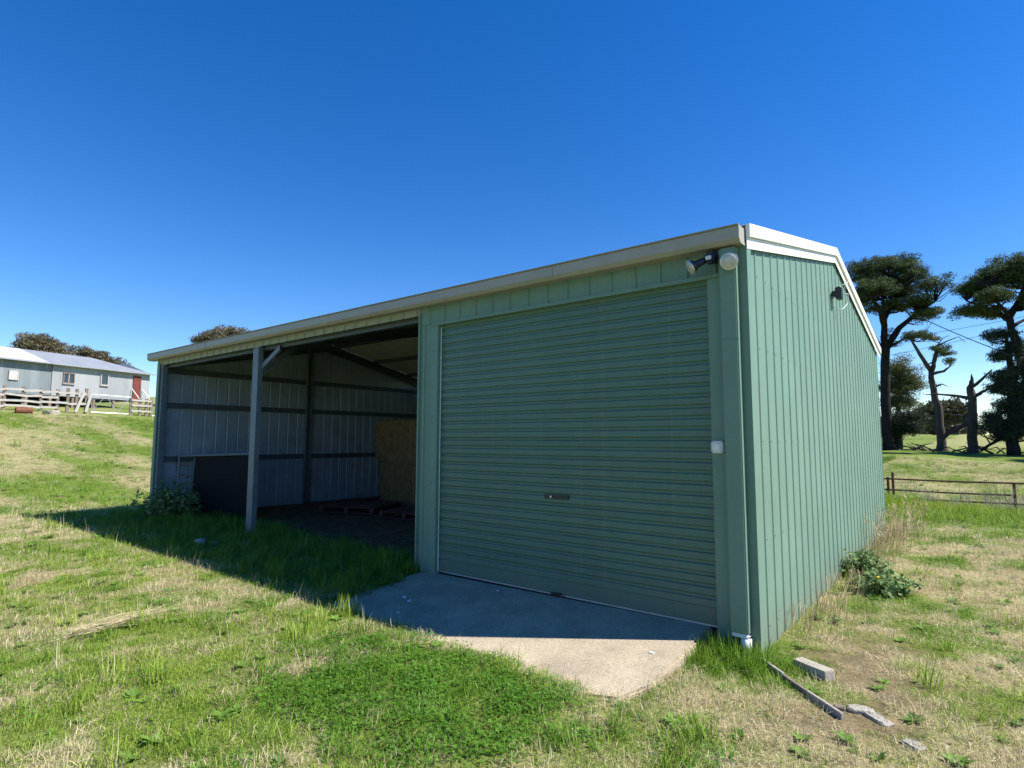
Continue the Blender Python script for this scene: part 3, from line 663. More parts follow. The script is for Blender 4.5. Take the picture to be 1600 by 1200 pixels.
tree('pine_tree', b, [rel(b, Y, [(1473, 708, 0, .46), (1471, 694, 0, .34), (1467, 650, 0, .31), (1459, 610, 0, .25), (1455, 580, 0, .20)]),
    rel(b, Y, [(1455, 580, 0, .2), (1437, 553, -1, .14), (1425, 533, -1, .09), (1415, 523, -1, .05)]), rel(b, Y, [(1455, 580, 0, .22), (1462, 555, .5, .15), (1464, 540, .5, .08), (1480, 533, .5, .05), (1498, 526, .5, .03), (1508, 535, .5, .02)]),
    rel(b, Y, [(1458, 584, 0, .14), (1475, 580, 0, .1), (1485, 572, 0, .05)]), rel(b, Y, [(1461, 604, 0, .08), (1472, 600, 0, .05), (1481, 604, 0, .02)]),
    rel(b, Y, [(1464, 540, .5, .05), (1474, 528, .5, .03), (1484, 524, .5, .015)]), rel(b, Y, [(1458, 566, 0, .07), (1447, 570, 0, .04), (1440, 560, 0, .02)]),
    rel(b, Y, [(1474, 682, 0, .16), (1490, 668, 0, .12), (1512, 662, 0, .08)]), rel(b, Y, [(1468, 655, 0, .1), (1452, 660, 0, .06), (1440, 662, 0, .03)])],
    [lob(b, Y, 1432, 524, 26, 6, -1, 1.6), lob(b, Y, 1455, 528, 14, 4, 0, 1.2), lob(b, Y, 1475, 553, 14, 9, .5, 1.2), lob(b, Y, 1480, 566, 10, 7, .5, 1.1), lob(b, Y, 1462, 545, 8, 4, .5, .8)],
    'thin dying pine with sparse tufts and bare crooked limbs', GRP, M['pine'], M['deadbark'], 48, 150, .18, (.5, .22), .24, .035)
Y = 56.; b = gbase(1520, 708, Y)
tree('dead_pine', b, [rel(b, Y, [(1522, 712, 0, .48), (1521, 700, 0, .36), (1519, 650, 0, .32), (1517, 612, 0, .28), (1518, 596, 0, .16), (1518, 584, 0, .02)]),
    rel(b, Y, [(1520, 622, 0, .18), (1535, 612, 0, .12), (1547, 607, 0, .08), (1550, 600, 0, .03)]), rel(b, Y, [(1520, 604, 0, .14), (1535, 592, 0, .1), (1550, 577, 0, .04)]),
    rel(b, Y, [(1514, 622, 0, .16), (1490, 618, 0, .1), (1466, 616, 0, .07), (1445, 617, 0, .03)]), rel(b, Y, [(1516, 660, 0, .2), (1500, 668, 0, .15), (1485, 676, 0, .1), (1478, 684, 0, .05)]),
    rel(b, Y, [(1516, 655, 0, .1), (1498, 648, 0, .07), (1482, 650, 0, .03)]), rel(b, Y, [(1512, 632, 0, .08), (1503, 640, 0, .06), (1480, 642, 0, .03), (1466, 638, 0, .02)]),
    rel(b, Y, [(1518, 662, 0, .09), (1496, 655, 0, .06), (1480, 662, 0, .03)])],
    [], 'dead pine with a snapped top and bare sideways limbs', GRP, M['pine'], M['deadbark'], 0, 0)
Y = 54.; b = gbase(1632, 712, Y)
tree('pine_tree', b, [rel(b, Y, [(1632, 716, 0, .7), (1626, 660, 0, .45), (1606, 590, 0, .36), (1590, 540, 0, .30), (1578, 500, 0, .24), (1576, 490, 0, .2)]),
    rel(b, Y, [(1577, 500, 0, .22), (1560, 490, 0, .16), (1540, 480, 0, .12), (1510, 470, 0, .06)]), rel(b, Y, [(1577, 495, 0, .26), (1592, 470, 1, .2), (1604, 440, 1, .12), (1610, 420, 1, .06)]),
    rel(b, Y, [(1577, 496, 0, .16), (1556, 470, -2, .1), (1540, 445, -2, .05)]), rel(b, Y, [(1582, 510, 0, .16), (1600, 500, 1, .1), (1630, 480, 1, .06)])],
    [lob(b, Y, 1530, 448, 32, 16), lob(b, Y, 1565, 430, 40, 22), lob(b, Y, 1600, 420, 40, 22), lob(b, Y, 1640, 430, 40, 25), lob(b, Y, 1550, 465, 32, 11, -2), lob(b, Y, 1508, 455, 16, 8), lob(b, Y, 1515, 487, 20, 5, 0, 1.4), lob(b, Y, 1620, 470, 30, 14), lob(b, Y, 1548, 488, 22, 6, 0, 1.6)],
    'leaning umbrella pine with a forked trunk and wide flat crown', GRP, M['pine'], M['bark'], 210+330, 150, .19, (.55, .30), .24, .06)
Y = 53.; b = gbase(1584, 708, Y)
dense = tree('pine_tree', b, [rel(b, Y, [(1584, 712, 0, .45), (1582, 680, 0, .34), (1580, 620, 0, .26), (1577, 560, 0, .2), (1572, 520, 0, .06)]), rel(b, Y, [(1580, 620, 0, .14), (1590, 585, 0, .1), (1600, 572, 0, .06)]), rel(b, Y, [(1532, 704, 0, .08), (1548, 694, 0, .1), (1575, 680, 0, .14)])],
    [lob(b, Y, 1565, 525, 22, 12), lob(b, Y, 1588, 540, 20, 14), lob(b, Y, 1563, 555, 18, 10), lob(b, Y, 1572, 590, 20, 10), lob(b, Y, 1590, 610, 24, 16), lob(b, Y, 1580, 640, 32, 16), lob(b, Y, 1555, 662, 26, 14), lob(b, Y, 1600, 665, 34, 22), lob(b, Y, 1548, 650, 16, 6), lob(b, Y, 1572, 680, 28, 10), lob(b, Y, 1600, 575, 22, 18), lob(b, Y, 1560, 605, 18, 10), lob(b, Y, 1605, 630, 28, 20)],
    'dense dark pine with foliage down to the ground beside the dead pine', GRP, M['pine_dark'], M['bark'], 430, 150, .19, (.6, .36), .24)
Y = 115.; b = gbase(1470, 690, Y)
tree('spreading_tree', b, [rel(b, Y, [(1470, 692, 0, .5), (1470, 672, 0, .4), (1468, 650, 0, .25)]), rel(b, Y, [(1470, 668, 0, .25), (1450, 652, 0, .15)]), rel(b, Y, [(1470, 668, 0, .25), (1492, 650, 0, .15)])],
    [lob(b, Y, 1448, 645, 20, 10), lob(b, Y, 1485, 640, 28, 14), lob(b, Y, 1468, 652, 26, 8), lob(b, Y, 1505, 650, 14, 9)],
    'rounded olive coloured tree far behind the dying pine', None, M['olive'], M['bark'], 130, 80, .55, (1.4, .8), .6)

def copy_tree(o, loc, rz, label, sc=1):
    c = o.copy(); COL.objects.link(c); c.location = loc; c.rotation_euler = (0, 0, rz); c.scale = (sc, sc, sc); c['label'] = label
    for ch in o.children: d = ch.copy(); COL.objects.link(d); d.parent = c
for (x_, y_, rz_, src, sc_, lab) in ((11.5, 57.5, 2.0, big_a, .9, 'umbrella pine past the dense dark pine along the paddock'), (19.0, 55.5, 4.0, big_a, 1.05, 'second umbrella pine past the dense dark pine along the paddock'), (15.0, 54.0, 1.0, dense, 1.0, 'dense pine between the two farther umbrella pines'), (27.0, 54.0, .6, big_a, .95, 'last umbrella pine of the row along the paddock')):
    copy_tree(src, (x_, y_, Hs(x_, y_)-.1), rz_, lab, sc_)
# ---- eucalypts beyond the hill
def gx(px, py, X):
    p = pt(px, py, x=X); return np.array([p[0], p[1], Hs(p[0], p[1])-.1])
def relx(base, X, pts): return [(pt(px, py, x=X+dy)-base, r) for (px, py, dy, r) in pts]
def lobx(base, X, px, py, wpx, hpx):
    c = pt(px, py, x=X); e = pt(px+wpx, py, x=X); g = pt(px, py-hpx, x=X); rx = np.linalg.norm(e-c); return (*(c-base), rx, rx*.8, abs(g[2]-c[2]))
EG = 'gum trees behind the woolshed'
X = -92.; b = gx(70, 615, X)
tree('gum_tree', b, [relx(b, X, [(70, 618, 0, .7), (70, 585, 0, .5), (66, 555, 0, .25)]), relx(b, X, [(70, 588, 0, .35), (45, 565, 0, .2), (30, 550, 0, .1)]), relx(b, X, [(70, 580, 0, .3), (92, 560, 0, .18)])],
    [lobx(b, X, 42, 538, 20, 15), lobx(b, X, 72, 535, 26, 14), lobx(b, X, 95, 552, 20, 16), lobx(b, X, 65, 556, 34, 12), lobx(b, X, 30, 552, 14, 8)],
    'largest broad brown green gum tree above the bright woolshed roof', EG, M['euc'], M['eucbark'], 120, 150, .32, (1.05, .5), .35, .06)
X = -96.; b = gx(150, 615, X)
tree('gum_tree', b, [relx(b, X, [(150, 618, 0, .6), (150, 590, 0, .42), (148, 565, 0, .2)]), relx(b, X, [(150, 588, 0, .3), (170, 570, 0, .15)]), relx(b, X, [(150, 588, 0, .3), (130, 565, 0, .15)])],
    [lobx(b, X, 132, 552, 20, 10), lobx(b, X, 155, 556, 24, 12), lobx(b, X, 170, 566, 16, 9), lobx(b, X, 140, 570, 26, 10)],
    'rounded brown gum tree behind the grey part of the woolshed roof', EG, M['euc'], M['eucbark'], 90, 140, .32, (.95, .45), .35, .06)
X = -110.; b = gx(192, 612, X)
tree('gum_tree', b, [relx(b, X, [(192, 615, 0, .4), (192, 585, 0, .2)])], [lobx(b, X, 190, 576, 12, 6)], 'small gum top just above the woolshed roof end', EG, M['euc'], M['eucbark'], 28, 50, .5, (1.2, .6), .5)
X = -60.; b = gx(350, 600, X)
tree('gum_tree', b, [relx(b, X, [(350, 620, 0, .5), (350, 570, 0, .35), (345, 540, 0, .2)]), relx(b, X, [(350, 560, 0, .25), (325, 530, 0, .12)]), relx(b, X, [(350, 560, 0, .25), (370, 525, 0, .1)])],
    [lobx(b, X, 330, 526, 16, 8), lobx(b, X, 360, 520, 26, 9), lobx(b, X, 312, 532, 14, 6), lobx(b, X, 350, 535, 40, 12)], 'gum tree whose crown shows above the low end of the shed roof', EG, M['euc'], M['eucbark'], 110, 120, .26, (.8, .4), .35)

# ---- far tree line and hills: reads as one mass
Cs = []; T = []
for i in range(520):
    a = rng.uniform(-.35, 1.15); d = rng.uniform(330, 520); x = CAM[0]-math.sin(a)*d; y = CAM[1]+math.cos(a)*d
    if y < 120: continue
    if fbm(np.array([a*14]), np.array([d*.01]), 1, 2)[0] < .40: continue
    hgt = rng.uniform(4, 8.5); wd = rng.uniform(3, 7); n = 40; q = rng.normal(size=(n, 3)); q /= np.linalg.norm(q, axis=1)[:, None]
    Cs.append(np.array([x, y, Hs(x, y)+hgt*.5])+q*np.array([wd, wd, hgt*.5])*(rng.random(n)**.35)[:, None]); T.append(np.clip(rng.normal(.4, .2)+rng.normal(0, .15, n), 0, 1))
V, Fc, t = leaf_quads(np.concatenate(Cs), np.full(sum(map(len, Cs)), 3.2), .7, 0, np.concatenate(T))
tag(leaves_obj('distant_woodland', V, Fc, t, M['olive']), 'band of distant bush along the horizon beyond the pines', 'woodland', kind='stuff')

# ------------------------------------------------------------------ weeds and dry stalks
def weed(name, loc, rad, hgt, n, leaf, label, cat='plant', m='weed', flowers=0):
    o = empty(name, loc, label, cat); mb = MB(); C = []; V = []; Fc = []; T = []
    ns = max(5, n//22); stems = []
    for i in range(ns):
        a = rng.uniform(0, 6.283); r = rad*math.sqrt(rng.random())*.95; z = hgt*(1-(r/rad)**2*.6)*rng.uniform(.5, 1.1)
        tip = np.array([r*math.cos(a), r*math.sin(a), z]); stems.append(tip); mb.tube([(tip[0]*.2, tip[1]*.2, -.03), tip*np.array([.7, .7, .6]), tip], [.006, .004, .002], 4)
    for i in range(n):
        st = stems[rng.integers(ns)]; t_ = rng.uniform(.35, 1.05); c = st*np.array([.3+.7*t_, .3+.7*t_, t_])+rng.normal(size=3)*np.array([.16, .16, .10])*rad*.55
        c[2] = max(c[2], .01); C.append(c); nrm = np.array([c[0]/rad*.5, c[1]/rad*.5, .8])+rng.normal(size=3)*.45; nrm /= np.linalg.norm(nrm)
        s = np.cross(nrm, rng.normal(size=3)); s /= np.linalg.norm(s); t = np.cross(nrm, s); L = leaf*rng.uniform(.5, 1.3); k = len(V)
        for aa in range(7):    # lobed, slightly cupped leaf
            an = 2*math.pi*aa/7; rr = L*(.5 if aa % 2 else .36); V.append(c+s*math.cos(an)*rr+t*math.sin(an)*rr*.75+nrm*rng.uniform(-.05, .16)*L)
        V.append(c); tv = np.clip(rng.normal(.5, .25), 0, 1); T += [tv]*8
        for aa in range(7): Fc.append((k+aa, k+(aa+1) % 7, k+7))
    mb.build('stem', M['weed'], o); leaves_obj('leaves', np.array(V), np.array(Fc), T, M[m], o)
    for i in range(flowers):
        c = C[i*7]; MB().tube([(c[0], c[1], c[2]+.01), (c[0], c[1], c[2]+.03), (c[0], c[1], c[2]+.035)], [.008, .022, .012], 8).build('flower', M['yellow'], o)
    return o
def gz(x, y, dz=0): return (x, y, Hs(x, y)+dz)
weed('mallow_weed', gz(-9.75, .0), .70, .62, 1000, .085, 'leafy mallow weed growing around the pipe rack in the shade')
weed('leafy_weed', gz(.18, 3.15), .33, .31, 950, .05, 'bushy leafy weed growing against the sunlit gable wall', flowers=0)
weed('leafy_weed', gz(.44, 2.55), .32, .22, 800, .05, 'low leafy weed with a yellow flower out from the gable wall', flowers=2)
weed('small_weed', gz(.20, 1.25), .13, .08, 90, .035, 'small flat weed close to the foot of the gable wall')
def stalks(name, loc, n, rad, hgt, label, m, seed=True, cat='dry grass', lean=.25):
    V = []; Fc = []; T = []
    for i in range(n):
        a = rng.uniform(0, 6.283); r = rad*math.sqrt(rng.random()); b = np.array([r*math.cos(a), r*math.sin(a), -.02]); h_ = hgt*rng.uniform(.45, 1.1)
        d = np.array([rng.normal()*lean, rng.normal()*lean, 1]); s = np.array([math.cos(a+1), math.sin(a+1), 0])*.003; tv = rng.random(); p = b; k0 = None
        for j in range(3):
            q = p+d*h_/3; k = len(V); V += [p-s, p+s, q+s*.7, q-s*.7]; T += [tv]*4; Fc.append((k, k+1, k+2, k+3)); p = q; d = d+np.array([rng.normal()*.12, rng.normal()*.12, 0])
        if seed:
            for j in range(5):
                c = p+rng.normal(size=3)*np.array([.01, .01, .03]); k = len(V); e = np.array([rng.normal()*.012, rng.normal()*.012, .03]); V += [c-s*1.5, c+s*1.5, c+e+s, c+e-s]; T += [tv]*4; Fc.append((k, k+1, k+2, k+3))
    o = leaves_obj(name, np.array(V), np.array(Fc), T, M[m]); o.location = loc
    return tag(o, label, cat, kind='stuff')
for (x, y, hh, n) in ((.22, 4.4, .65, 26), (.2, 5.2, .6, 30), (.3, 5.9, .6, 34), (.35, 6.7, .5, 34), (.15, 6.3, .75, 20)):
    pass
def stalk_strip():
    pts = []
    for i in range(150): pts.append((abs(rng.normal(.14, .12))+.03, rng.uniform(.5, 7.3), rng.uniform(.12, .28)))
    for i in range(34): pts.append((abs(rng.normal(.22, .15))+.03, rng.uniform(4.2, 7.2), rng.uniform(.25, .6)))
    V = []; Fc = []; T = []
    for (x, y, h_) in pts:
        for rep in range(3):
            p = np.array([x+rng.normal()*.03, y+rng.normal()*.03, Hs(x, y)-.02]); d = np.array([abs(rng.normal()*.25), rng.normal()*.3, 1]); s = np.array([.6, .8, 0])*.0035; tv = rng.random()
            for j in range(3):
                q = p+d*h_/3; k = len(V); V += [p-s, p+s, q+s*.7, q-s*.7]; T += [tv]*4; Fc.append((k, k+1, k+2, k+3)); p = q; d = d+np.array([rng.normal()*.15, rng.normal()*.15, -.05])
            if h_ > .3:
                for j in range(6):
                    c = p+rng.normal(size=3)*np.array([.012, .012, .035]); k = len(V); e = np.array([rng.normal()*.012, rng.normal()*.012, .035]); V += [c-s*1.5, c+s*1.5, c+e+s, c+e-s]; T += [tv]*4; Fc.append((k, k+1, k+2, k+3))
    tag(leaves_obj('dry_stalks', np.array(V), np.array(Fc), T, M['drygrass']), 'dry grass stalks along the foot of the gable wall', 'dry grass', kind='stuff')
stalk_strip()
V = []; Fc = []; T = []
for (px, py, ww, n, h_) in ((1437, 792, .3, 6, .65), (1478, 795, .7, 12, .45), (1520, 790, .4, 5, .75), (1560, 795, .9, 14, .6), (1590, 798, .8, 18, .75), (1452, 790, .15, 3, .5)):
    p0 = pt(px, py, y=17.9)
    for i in range(n):
        x = p0[0]+rng.normal()*ww*.5; y = 17.9+rng.normal()*.35; p = np.array([x, y, Hs(x, y)]); tv = rng.random()
        for br in range(4):
            q0 = p.copy(); d = np.array([rng.normal()*.4, rng.normal()*.4, 1]); hh = h_*rng.uniform(.3, 1)
            for j in range(3):
                q = q0+d*hh/3; k = len(V); s = np.array([.005, .002, 0]); V += [q0-s, q0+s, q+s*.7, q-s*.7]; T += [tv]*4; Fc.append((k, k+1, k+2, k+3)); q0 = q; d = d+rng.normal(size=3)*.25
tag(leaves_obj('dead_thistles', np.array(V), np.array(Fc), T, M['greygrass']), 'grey dead thistles tangled along the pipe fence', 'thistles', kind='stuff')

# ------------------------------------------------------------------ pipe fence beyond the shed
pf = empty('pipe_fence', (1.0, 18.6, Hs(1, 18.6)), 'low rusty pipe rail fence crossing the paddock behind the shed', 'fence')
fo = np.array(pf.location)
zt = {k: pt(1393, k, y=18.6)[2] for k in (738, 748, 765, 777)}
xs = [-4.1, -1.06, 1.96, 4.98]
for x in xs:
    top = zt[738] if x in (-1.06,) else zt[748]+.02
    MB().tube([np.array([x, 18.6, Hs(x, 18.6)-.25])-fo, np.array([x, 18.6, top])-fo], .042, 10).build('post', M['rust'], pf)
MB().tube([np.array([-1.2, 18.62, Hs(-1.2, 18.6)-.25])-fo, np.array([-1.2, 18.62, zt[748]+.05])-fo], .04, 10).build('post', M['rust'], pf)
for a, bb in zip(xs, xs[1:]):
    for k in (748, 765, 777):
        if bb == 4.98 and k == 765: continue
        z = zt[k]; MB().tube([np.array([a, 18.55, z])-fo, np.array([(a+bb)/2, 18.55, z-.015])-fo, np.array([bb, 18.55, z])-fo], .028, 8).build('rail', M['rust'], pf)
def cable(label, a, b, ya, yb, sag, r):
    p = pt(*a, y=ya); q = pt(*b, y=yb); q = p+(q-p)*1.6
    pts = [p+(q-p)*t+np.array([0, 0, -sag*4*t*(1-t)]) for t in np.linspace(0, 1, 14)]
    tag(MB().tube(pts, r, 5).build('power_cable', M['cable']), label, 'cable', 'overhead cables by the pines')
cable('thick cable slanting down from the umbrella pine', (1440, 497), (1600, 556), 56.5, 50, .3, .035)
cable('upper thin overhead cable between the two umbrella pines', (1385, 531), (1570, 497), 62, 58, .2, .018)
cable('lower thin overhead cable between the two umbrella pines', (1385, 556), (1570, 512), 62, 58, .2, .018)

# ------------------------------------------------------------------ small things on the ground
def chunk(name, loc, s, rz, label, cat, m, rough=.12, bev=.1, tilt=(0, 0)):
    bm = bmesh.new(); bmesh.ops.create_cube(bm, size=1); bmesh.ops.subdivide_edges(bm, edges=bm.edges[:], cuts=5, use_grid_fill=True)
    for v in bm.verts:
        x, y, z = v.co; n = rng.normal(); l = max(abs(x), abs(y), abs(z))*2
        e = sum(abs(c) > .45 for c in (x, y, z)); k = 1-bev*(e-1)*.5+rough*.25*n*.3
        v.co = Vector((x*s[0]*k, y*s[1]*k, (z*s[2])*(1+rough*.2*n)))
    me = bpy.data.meshes.new(name); bm.to_mesh(me); bm.free(); me.materials.append(M[m])
    o = bpy.data.objects.new(name, me); o.location = loc; o.rotation_euler = (tilt[0], tilt[1], rz); link(o); return tag(o, label, cat)
def dirang(a, b): return math.atan2(b[1]-a[1], b[0]-a[0])
a = pt(1240, 1032, z=-.12); c = pt(1296, 1060, z=-.14)
mid = (a+c)/2; ln = np.linalg.norm((c-a)[:2])
chunk('timber_block', (mid[0]+.01, mid[1]+.02, Hs(mid[0], mid[1])+.024), (ln*.92, .088, .075), dirang(a, c), 'short weathered grey timber block lying by the shed corner', 'timber', 'oldwood', .05, .04)
p = pt(1345, 1112, z=-.15); chunk('pale_rock', (p[0], p[1], Hs(p[0], p[1])-.004), (.13, .08, .05), .3, 'larger flat pale rock in the bare soil by the edging strip', 'rock', 'stone', .3, .25)
p = pt(1372, 1128, z=-.16); chunk('pale_rock', (p[0], p[1], Hs(p[0], p[1])-.006), (.16, .07, .045), -.7, 'long cracked pale rock half buried in the grass', 'rock', 'stone', .35, .25)
p = pt(1428, 1172, z=-.16); chunk('pale_rock', (p[0], p[1], Hs(p[0], p[1])-.008), (.10, .07, .05), -.6, 'sandy coloured rock at the end of the bare soil', 'rock', 'stone', .3, .25)
p = pt(1312, 1112, z=-.16); chunk('brown_clod', (p[0], p[1], Hs(p[0], p[1])+.003), (.06, .035, .04), .5, 'small brown clod beside the edging strip', 'clod', 'post', .4, .3)
p = pt(312, 852, z=-.05); chunk('pale_rock', (p[0], p[1], Hs(p[0], p[1])+.02), (.13, .10, .10), .3, 'grey rock in the shaded grass before the open bay', 'rock', 'stone', .3, .25)
p = pt(336, 853, z=-.05); chunk('pale_rock', (p[0], p[1], Hs(p[0], p[1])+.01), (.15, .08, .06), .1, 'flat grey rock next to another in the shaded grass', 'rock', 'stone', .3, .25)
p = pt(487, 846, z=-.05); chunk('pale_rock', (p[0], p[1], Hs(p[0], p[1])+.01), (.16, .09, .06), .1, 'small rock at the edge of the dirt floor', 'rock', 'stone', .3, .25)
for (px, py, s) in ((632, 927, .025), (640, 932, .03), (622, 946, .02), (778, 926, .022), (1018, 1017, .02)):
    p = pt(px, py, z=-.05); yy = (SY0-p[1])/(SY0-SY1); z = -.012-.112*max(0, (yy-.07)/.93)-.021*(SX1-p[0])/(SX1-SX0)
    chunk('pebble', (p[0], p[1], z+.003), (s*1.5, s, .008), random.random()*3, 'tiny white chip lying on the concrete apron', 'pebble', 'pvc', .3, .3)['group'] = 'white chips on the concrete apron'
# edging strip running out from the corner
pp = [pt(px, py, z=-.15) for px, py in ((1189, 1036), (1225, 1060), (1262, 1088), (1318, 1127))]
ed = empty('edging_strip', (pp[0][0], pp[0][1], -.16), 'narrow timber edging strip running out from the shed corner', 'edging'); eo = np.array(ed.location)
for (i, j, hh) in ((0, 1, .06), (1, 2, .045), (2, 3, .05)):
    A_ = pp[i].copy(); B_ = pp[j].copy(); A_[2] = Hs(A_[0], A_[1])+.012; B_[2] = Hs(B_[0], B_[1])+.012
    B_ = A_+(B_-A_)*.985
    MB().beam(A_-eo, B_-eo, .022, hh).build('board', M['oldwood'] if i != 1 else M['post'], ed, .003)
# wisp of straw on the lawn
V = []; Fc = []; T = []
a = pt(105, 1006, z=-.13); c = pt(212, 976, z=-.12)
for i in range(150):
    t = rng.random(); b = a+(c-a)*t+np.array([rng.normal()*.06, rng.normal()*.05, 0]); b[2] = Hs(b[0], b[1])+rng.uniform(.035, .075)
    d = (c-a)/np.linalg.norm(c-a)+rng.normal(size=3)*np.array([.25, .25, .05]); d[2] = rng.normal()*.04; L = rng.uniform(.08, .25); s = np.cross(d, (0, 0, 1)); s = s/np.linalg.norm(s)*.0026; k = len(V)
    V += [b-s, b+s, b+d*L+s, b+d*L-s]; T += [rng.random()]*4; Fc.append((k, k+1, k+2, k+3))
tag(leaves_obj('straw_wisp', np.array(V), np.array(Fc), T, M['straw']), 'wisp of cut straw lying on the lawn', 'straw', kind='stuff')
# fallen branches under the pines
for i, (px, py, Yf, sd, lab) in enumerate(((1425, 694, 57.5, 3, 'tangle of fallen branches between the umbrella pine and the dying pine'), (1495, 704, 56.5, 5, 'fallen limb on the ground between the dying pine and the dead pine'), (1560, 705, 55, 6, 'pile of pale dead branches under the dense dark pine'))):
    random.seed(sd); b = pt(px, py, y=Yf); b[2] = Hs(b[0], b[1]); mb = MB()
    for k in range(9):
        p0 = np.array([random.uniform(-1.6, 1.6), random.uniform(-.6, .6), .03]); a_ = random.uniform(-.7, .7)+(math.pi if random.random() < .5 else 0); l_ = random.uniform(.8, 2.2)
        p1 = p0+np.array([math.cos(a_)*l_*.5, math.sin(a_)*.3, random.uniform(.05, .5)]); p2 = p1+np.array([math.cos(a_)*l_*.5, math.sin(a_)*.3, random.uniform(-.2, .4)])
        mb.tube([p0, p1, p2], [.07, .05, .02], 5)
    o = mb.build('fallen_branch', M['deadbark'], loc=b); tag(o, lab, 'branch')

# ------------------------------------------------------------------ woolshed on the rise
WA = np.array([-49.0, 4.88, 0]); WB = np.array([-52.0, 14.40, 0]); wd = (WB-WA)/np.linalg.norm(WB-WA); wn = np.array([wd[1], -wd[0], 0])   # wn faces the camera side
if wn[0] < 0: wn = -wn
WLEN = float(np.linalg.norm(WB-WA)); ZB, ZT = 4.45, 6.72
ws = empty('woolshed', (WA[0], WA[1], Hs(WA[0], WA[1])), 'long corrugated iron woolshed on stumps upon the rise', 'shed'); wo_ = np.array(ws.location)
def wp(u, z, n=0): return WA+wd*u+wn*n+np.array([0, 0, z])-wo_
def upix(px):   # distance along the wall for a photo column
    best = min(np.linspace(-12, WLEN+1, 600), key=lambda u: abs((lambda d: 800+FPX*(d@_r)/(d@_f))(WA+wd*u+np.array([0, 0, 5.5])-CAM)-px)); return float(best)
us_split = upix(80)
def corr(name, u0, u1, zb, zt, m, n0=0):
    k = int((u1-u0)/.076*2); mb = MB(); P_ = []
    for i in range(k+1):
        u = u0+(u1-u0)*i/k; n = n0+(.012 if i % 2 else -.012); P_.append((wp(u, zb, n), wp(u, zt, n)))
    for a, c in zip(P_, P_[1:]): mb.quad([a[0], c[0], c[1], a[1]])
    return mb.build(name, m, ws)
u = -11.0
while u < us_split-.05:
    corr('wall_sheet', u, min(u+.9, us_split), ZB-.05, ZT, M['wool2']); u += .9
u = us_split
while u < WLEN-.05:
    corr('wall_sheet', u, min(u+.9, WLEN), ZB-.05, ZT-.02, M['wool'], .06); u += .9
WD = 6.5
mb = MB(); mb.quad([wp(WLEN, ZB, .05), wp(WLEN, ZB, -WD), wp(WLEN, ZT, -WD), wp(WLEN, ZT+1.1, -WD/2), wp(WLEN, ZT, .05)]).build('end_wall', M['wool'], ws)
mb = MB(); mb.quad([wp(-11, ZB, -WD), wp(WLEN, ZB, -WD), wp(WLEN, ZT, -WD), wp(-11, ZT, -WD)]).build('back_wall', M['wool2'], ws)
mb = MB(); mb.quad([wp(-11, ZB, 0), wp(WLEN, ZB, 0), wp(WLEN, ZB, -WD), wp(-11, ZB, -WD)]).build('floor', M['post'], ws)
RH = 1.15
def roofpart(u0, u1, hip, m):
    mb = MB(); e = .35
    top1 = wp(u1-(2.6 if hip else 0), ZT+RH, -WD/2)
    mb.quad([wp(u0, ZT-.06, e), wp(u1+(.25 if hip else 0), ZT-.06, e), top1, wp(u0, ZT+RH, -WD/2)])
    mb.quad([wp(u0, ZT+RH, -WD/2), top1, wp(u1+(.25 if hip else 0), ZT-.06, -WD-e), wp(u0, ZT-.06, -WD-e)])
    if hip: mb.quad([wp(u1+.25, ZT-.06, e), wp(u1+.25, ZT-.06, -WD-e), top1])
    o = mb.build('roof', m, ws)
    MB().beam(wp(u0, ZT-.10, e+.05), wp(u1+(.25 if hip else 0), ZT-.10, e+.05), .09, .09).build('gutter', M['wroof'], o)
    return o
roofpart(-11, us_split-.3, False, M['wroof2']); roofpart(us_split-.29, WLEN, True, M['wroof'])
def wwin(px0, px1, py0, py1, kind):
    u0, u1 = upix(px0), upix(px1); d = (WA+wd*(u0+u1)/2-CAM); dep = d@_f+0
    def zz(py): q = WA+wd*(u0+u1)/2; return min(np.linspace(3, 8, 800), key=lambda z: abs(600-FPX*((np.array([q[0], q[1], z])-CAM)@_u)/((np.array([q[0], q[1], z])-CAM)@_f)-py))
    z0, z1 = zz(py1), zz(py0); n = .085 if px0 > 79 else .03
    f = MB()
    for a, c, e, g in ((u0-.06, u0, z0-.06, z1+.06), (u1, u1+.06, z0-.06, z1+.06), (u0, u1, z1, z1+.06), (u0, u1, z0-.07, z0)):
        f.beam(wp((a+c)/2, e, n+.02), wp((a+c)/2, g, n+.02), abs(c-a), .07, wn)
    wdw = f.build('window', M['post'] if kind == 'two' else M['rail'], ws)
    if kind == 'louvre':
        for i in range(5):
            z = z0+(z1-z0)*(i+.5)/5; MB().beam(wp(u0, z, n+.02), wp(u1, z, n+.02), .02, (z1-z0)/5*.85, wn*.4+np.array([0, 0, 1])).build('louvre_blade', M['white'], wdw)
    else:
        k = 2 if kind == 'two' else 1
        for i in range(k):
            a = u0+(u1-u0)*i/k+.02; c = u0+(u1-u0)*(i+1)/k-.02
            MB().quad([wp(a, z0, n), wp(c, z0, n), wp(c, z1, n), wp(a, z1, n)]).build('pane', M['glass'], wdw)
        if k == 2: MB().beam(wp((u0+u1)/2, z0, n+.01), wp((u0+u1)/2, z1, n+.01), .05, .04, wn).build('mullion', M['rail'], wdw)
        MB().beam(wp(u0-.1, z0-.1, n+.04), wp(u1+.1, z0-.1, n+.04), .1, .04).build('sill', M['rail'], wdw)
wwin(14, 27, 580, 592, 'louvre'); wwin(98, 113, 584, 598, 'two'); wwin(157, 166, 586, 601, 'one')
du0, du1 = upix(206), upix(218)
dr = MB().beam(wp((du0+du1)/2, ZB+.05, .12), wp((du0+du1)/2, ZB+1.95, .12), du1-du0, .05, wn).build('door', M['reddoor'], ws)
MB().beam(wp(du1-.1, ZB+1.0, .17), wp(du1-.1, ZB+1.1, .17), .03, .03, wn).build('handle', M['black'], dr)
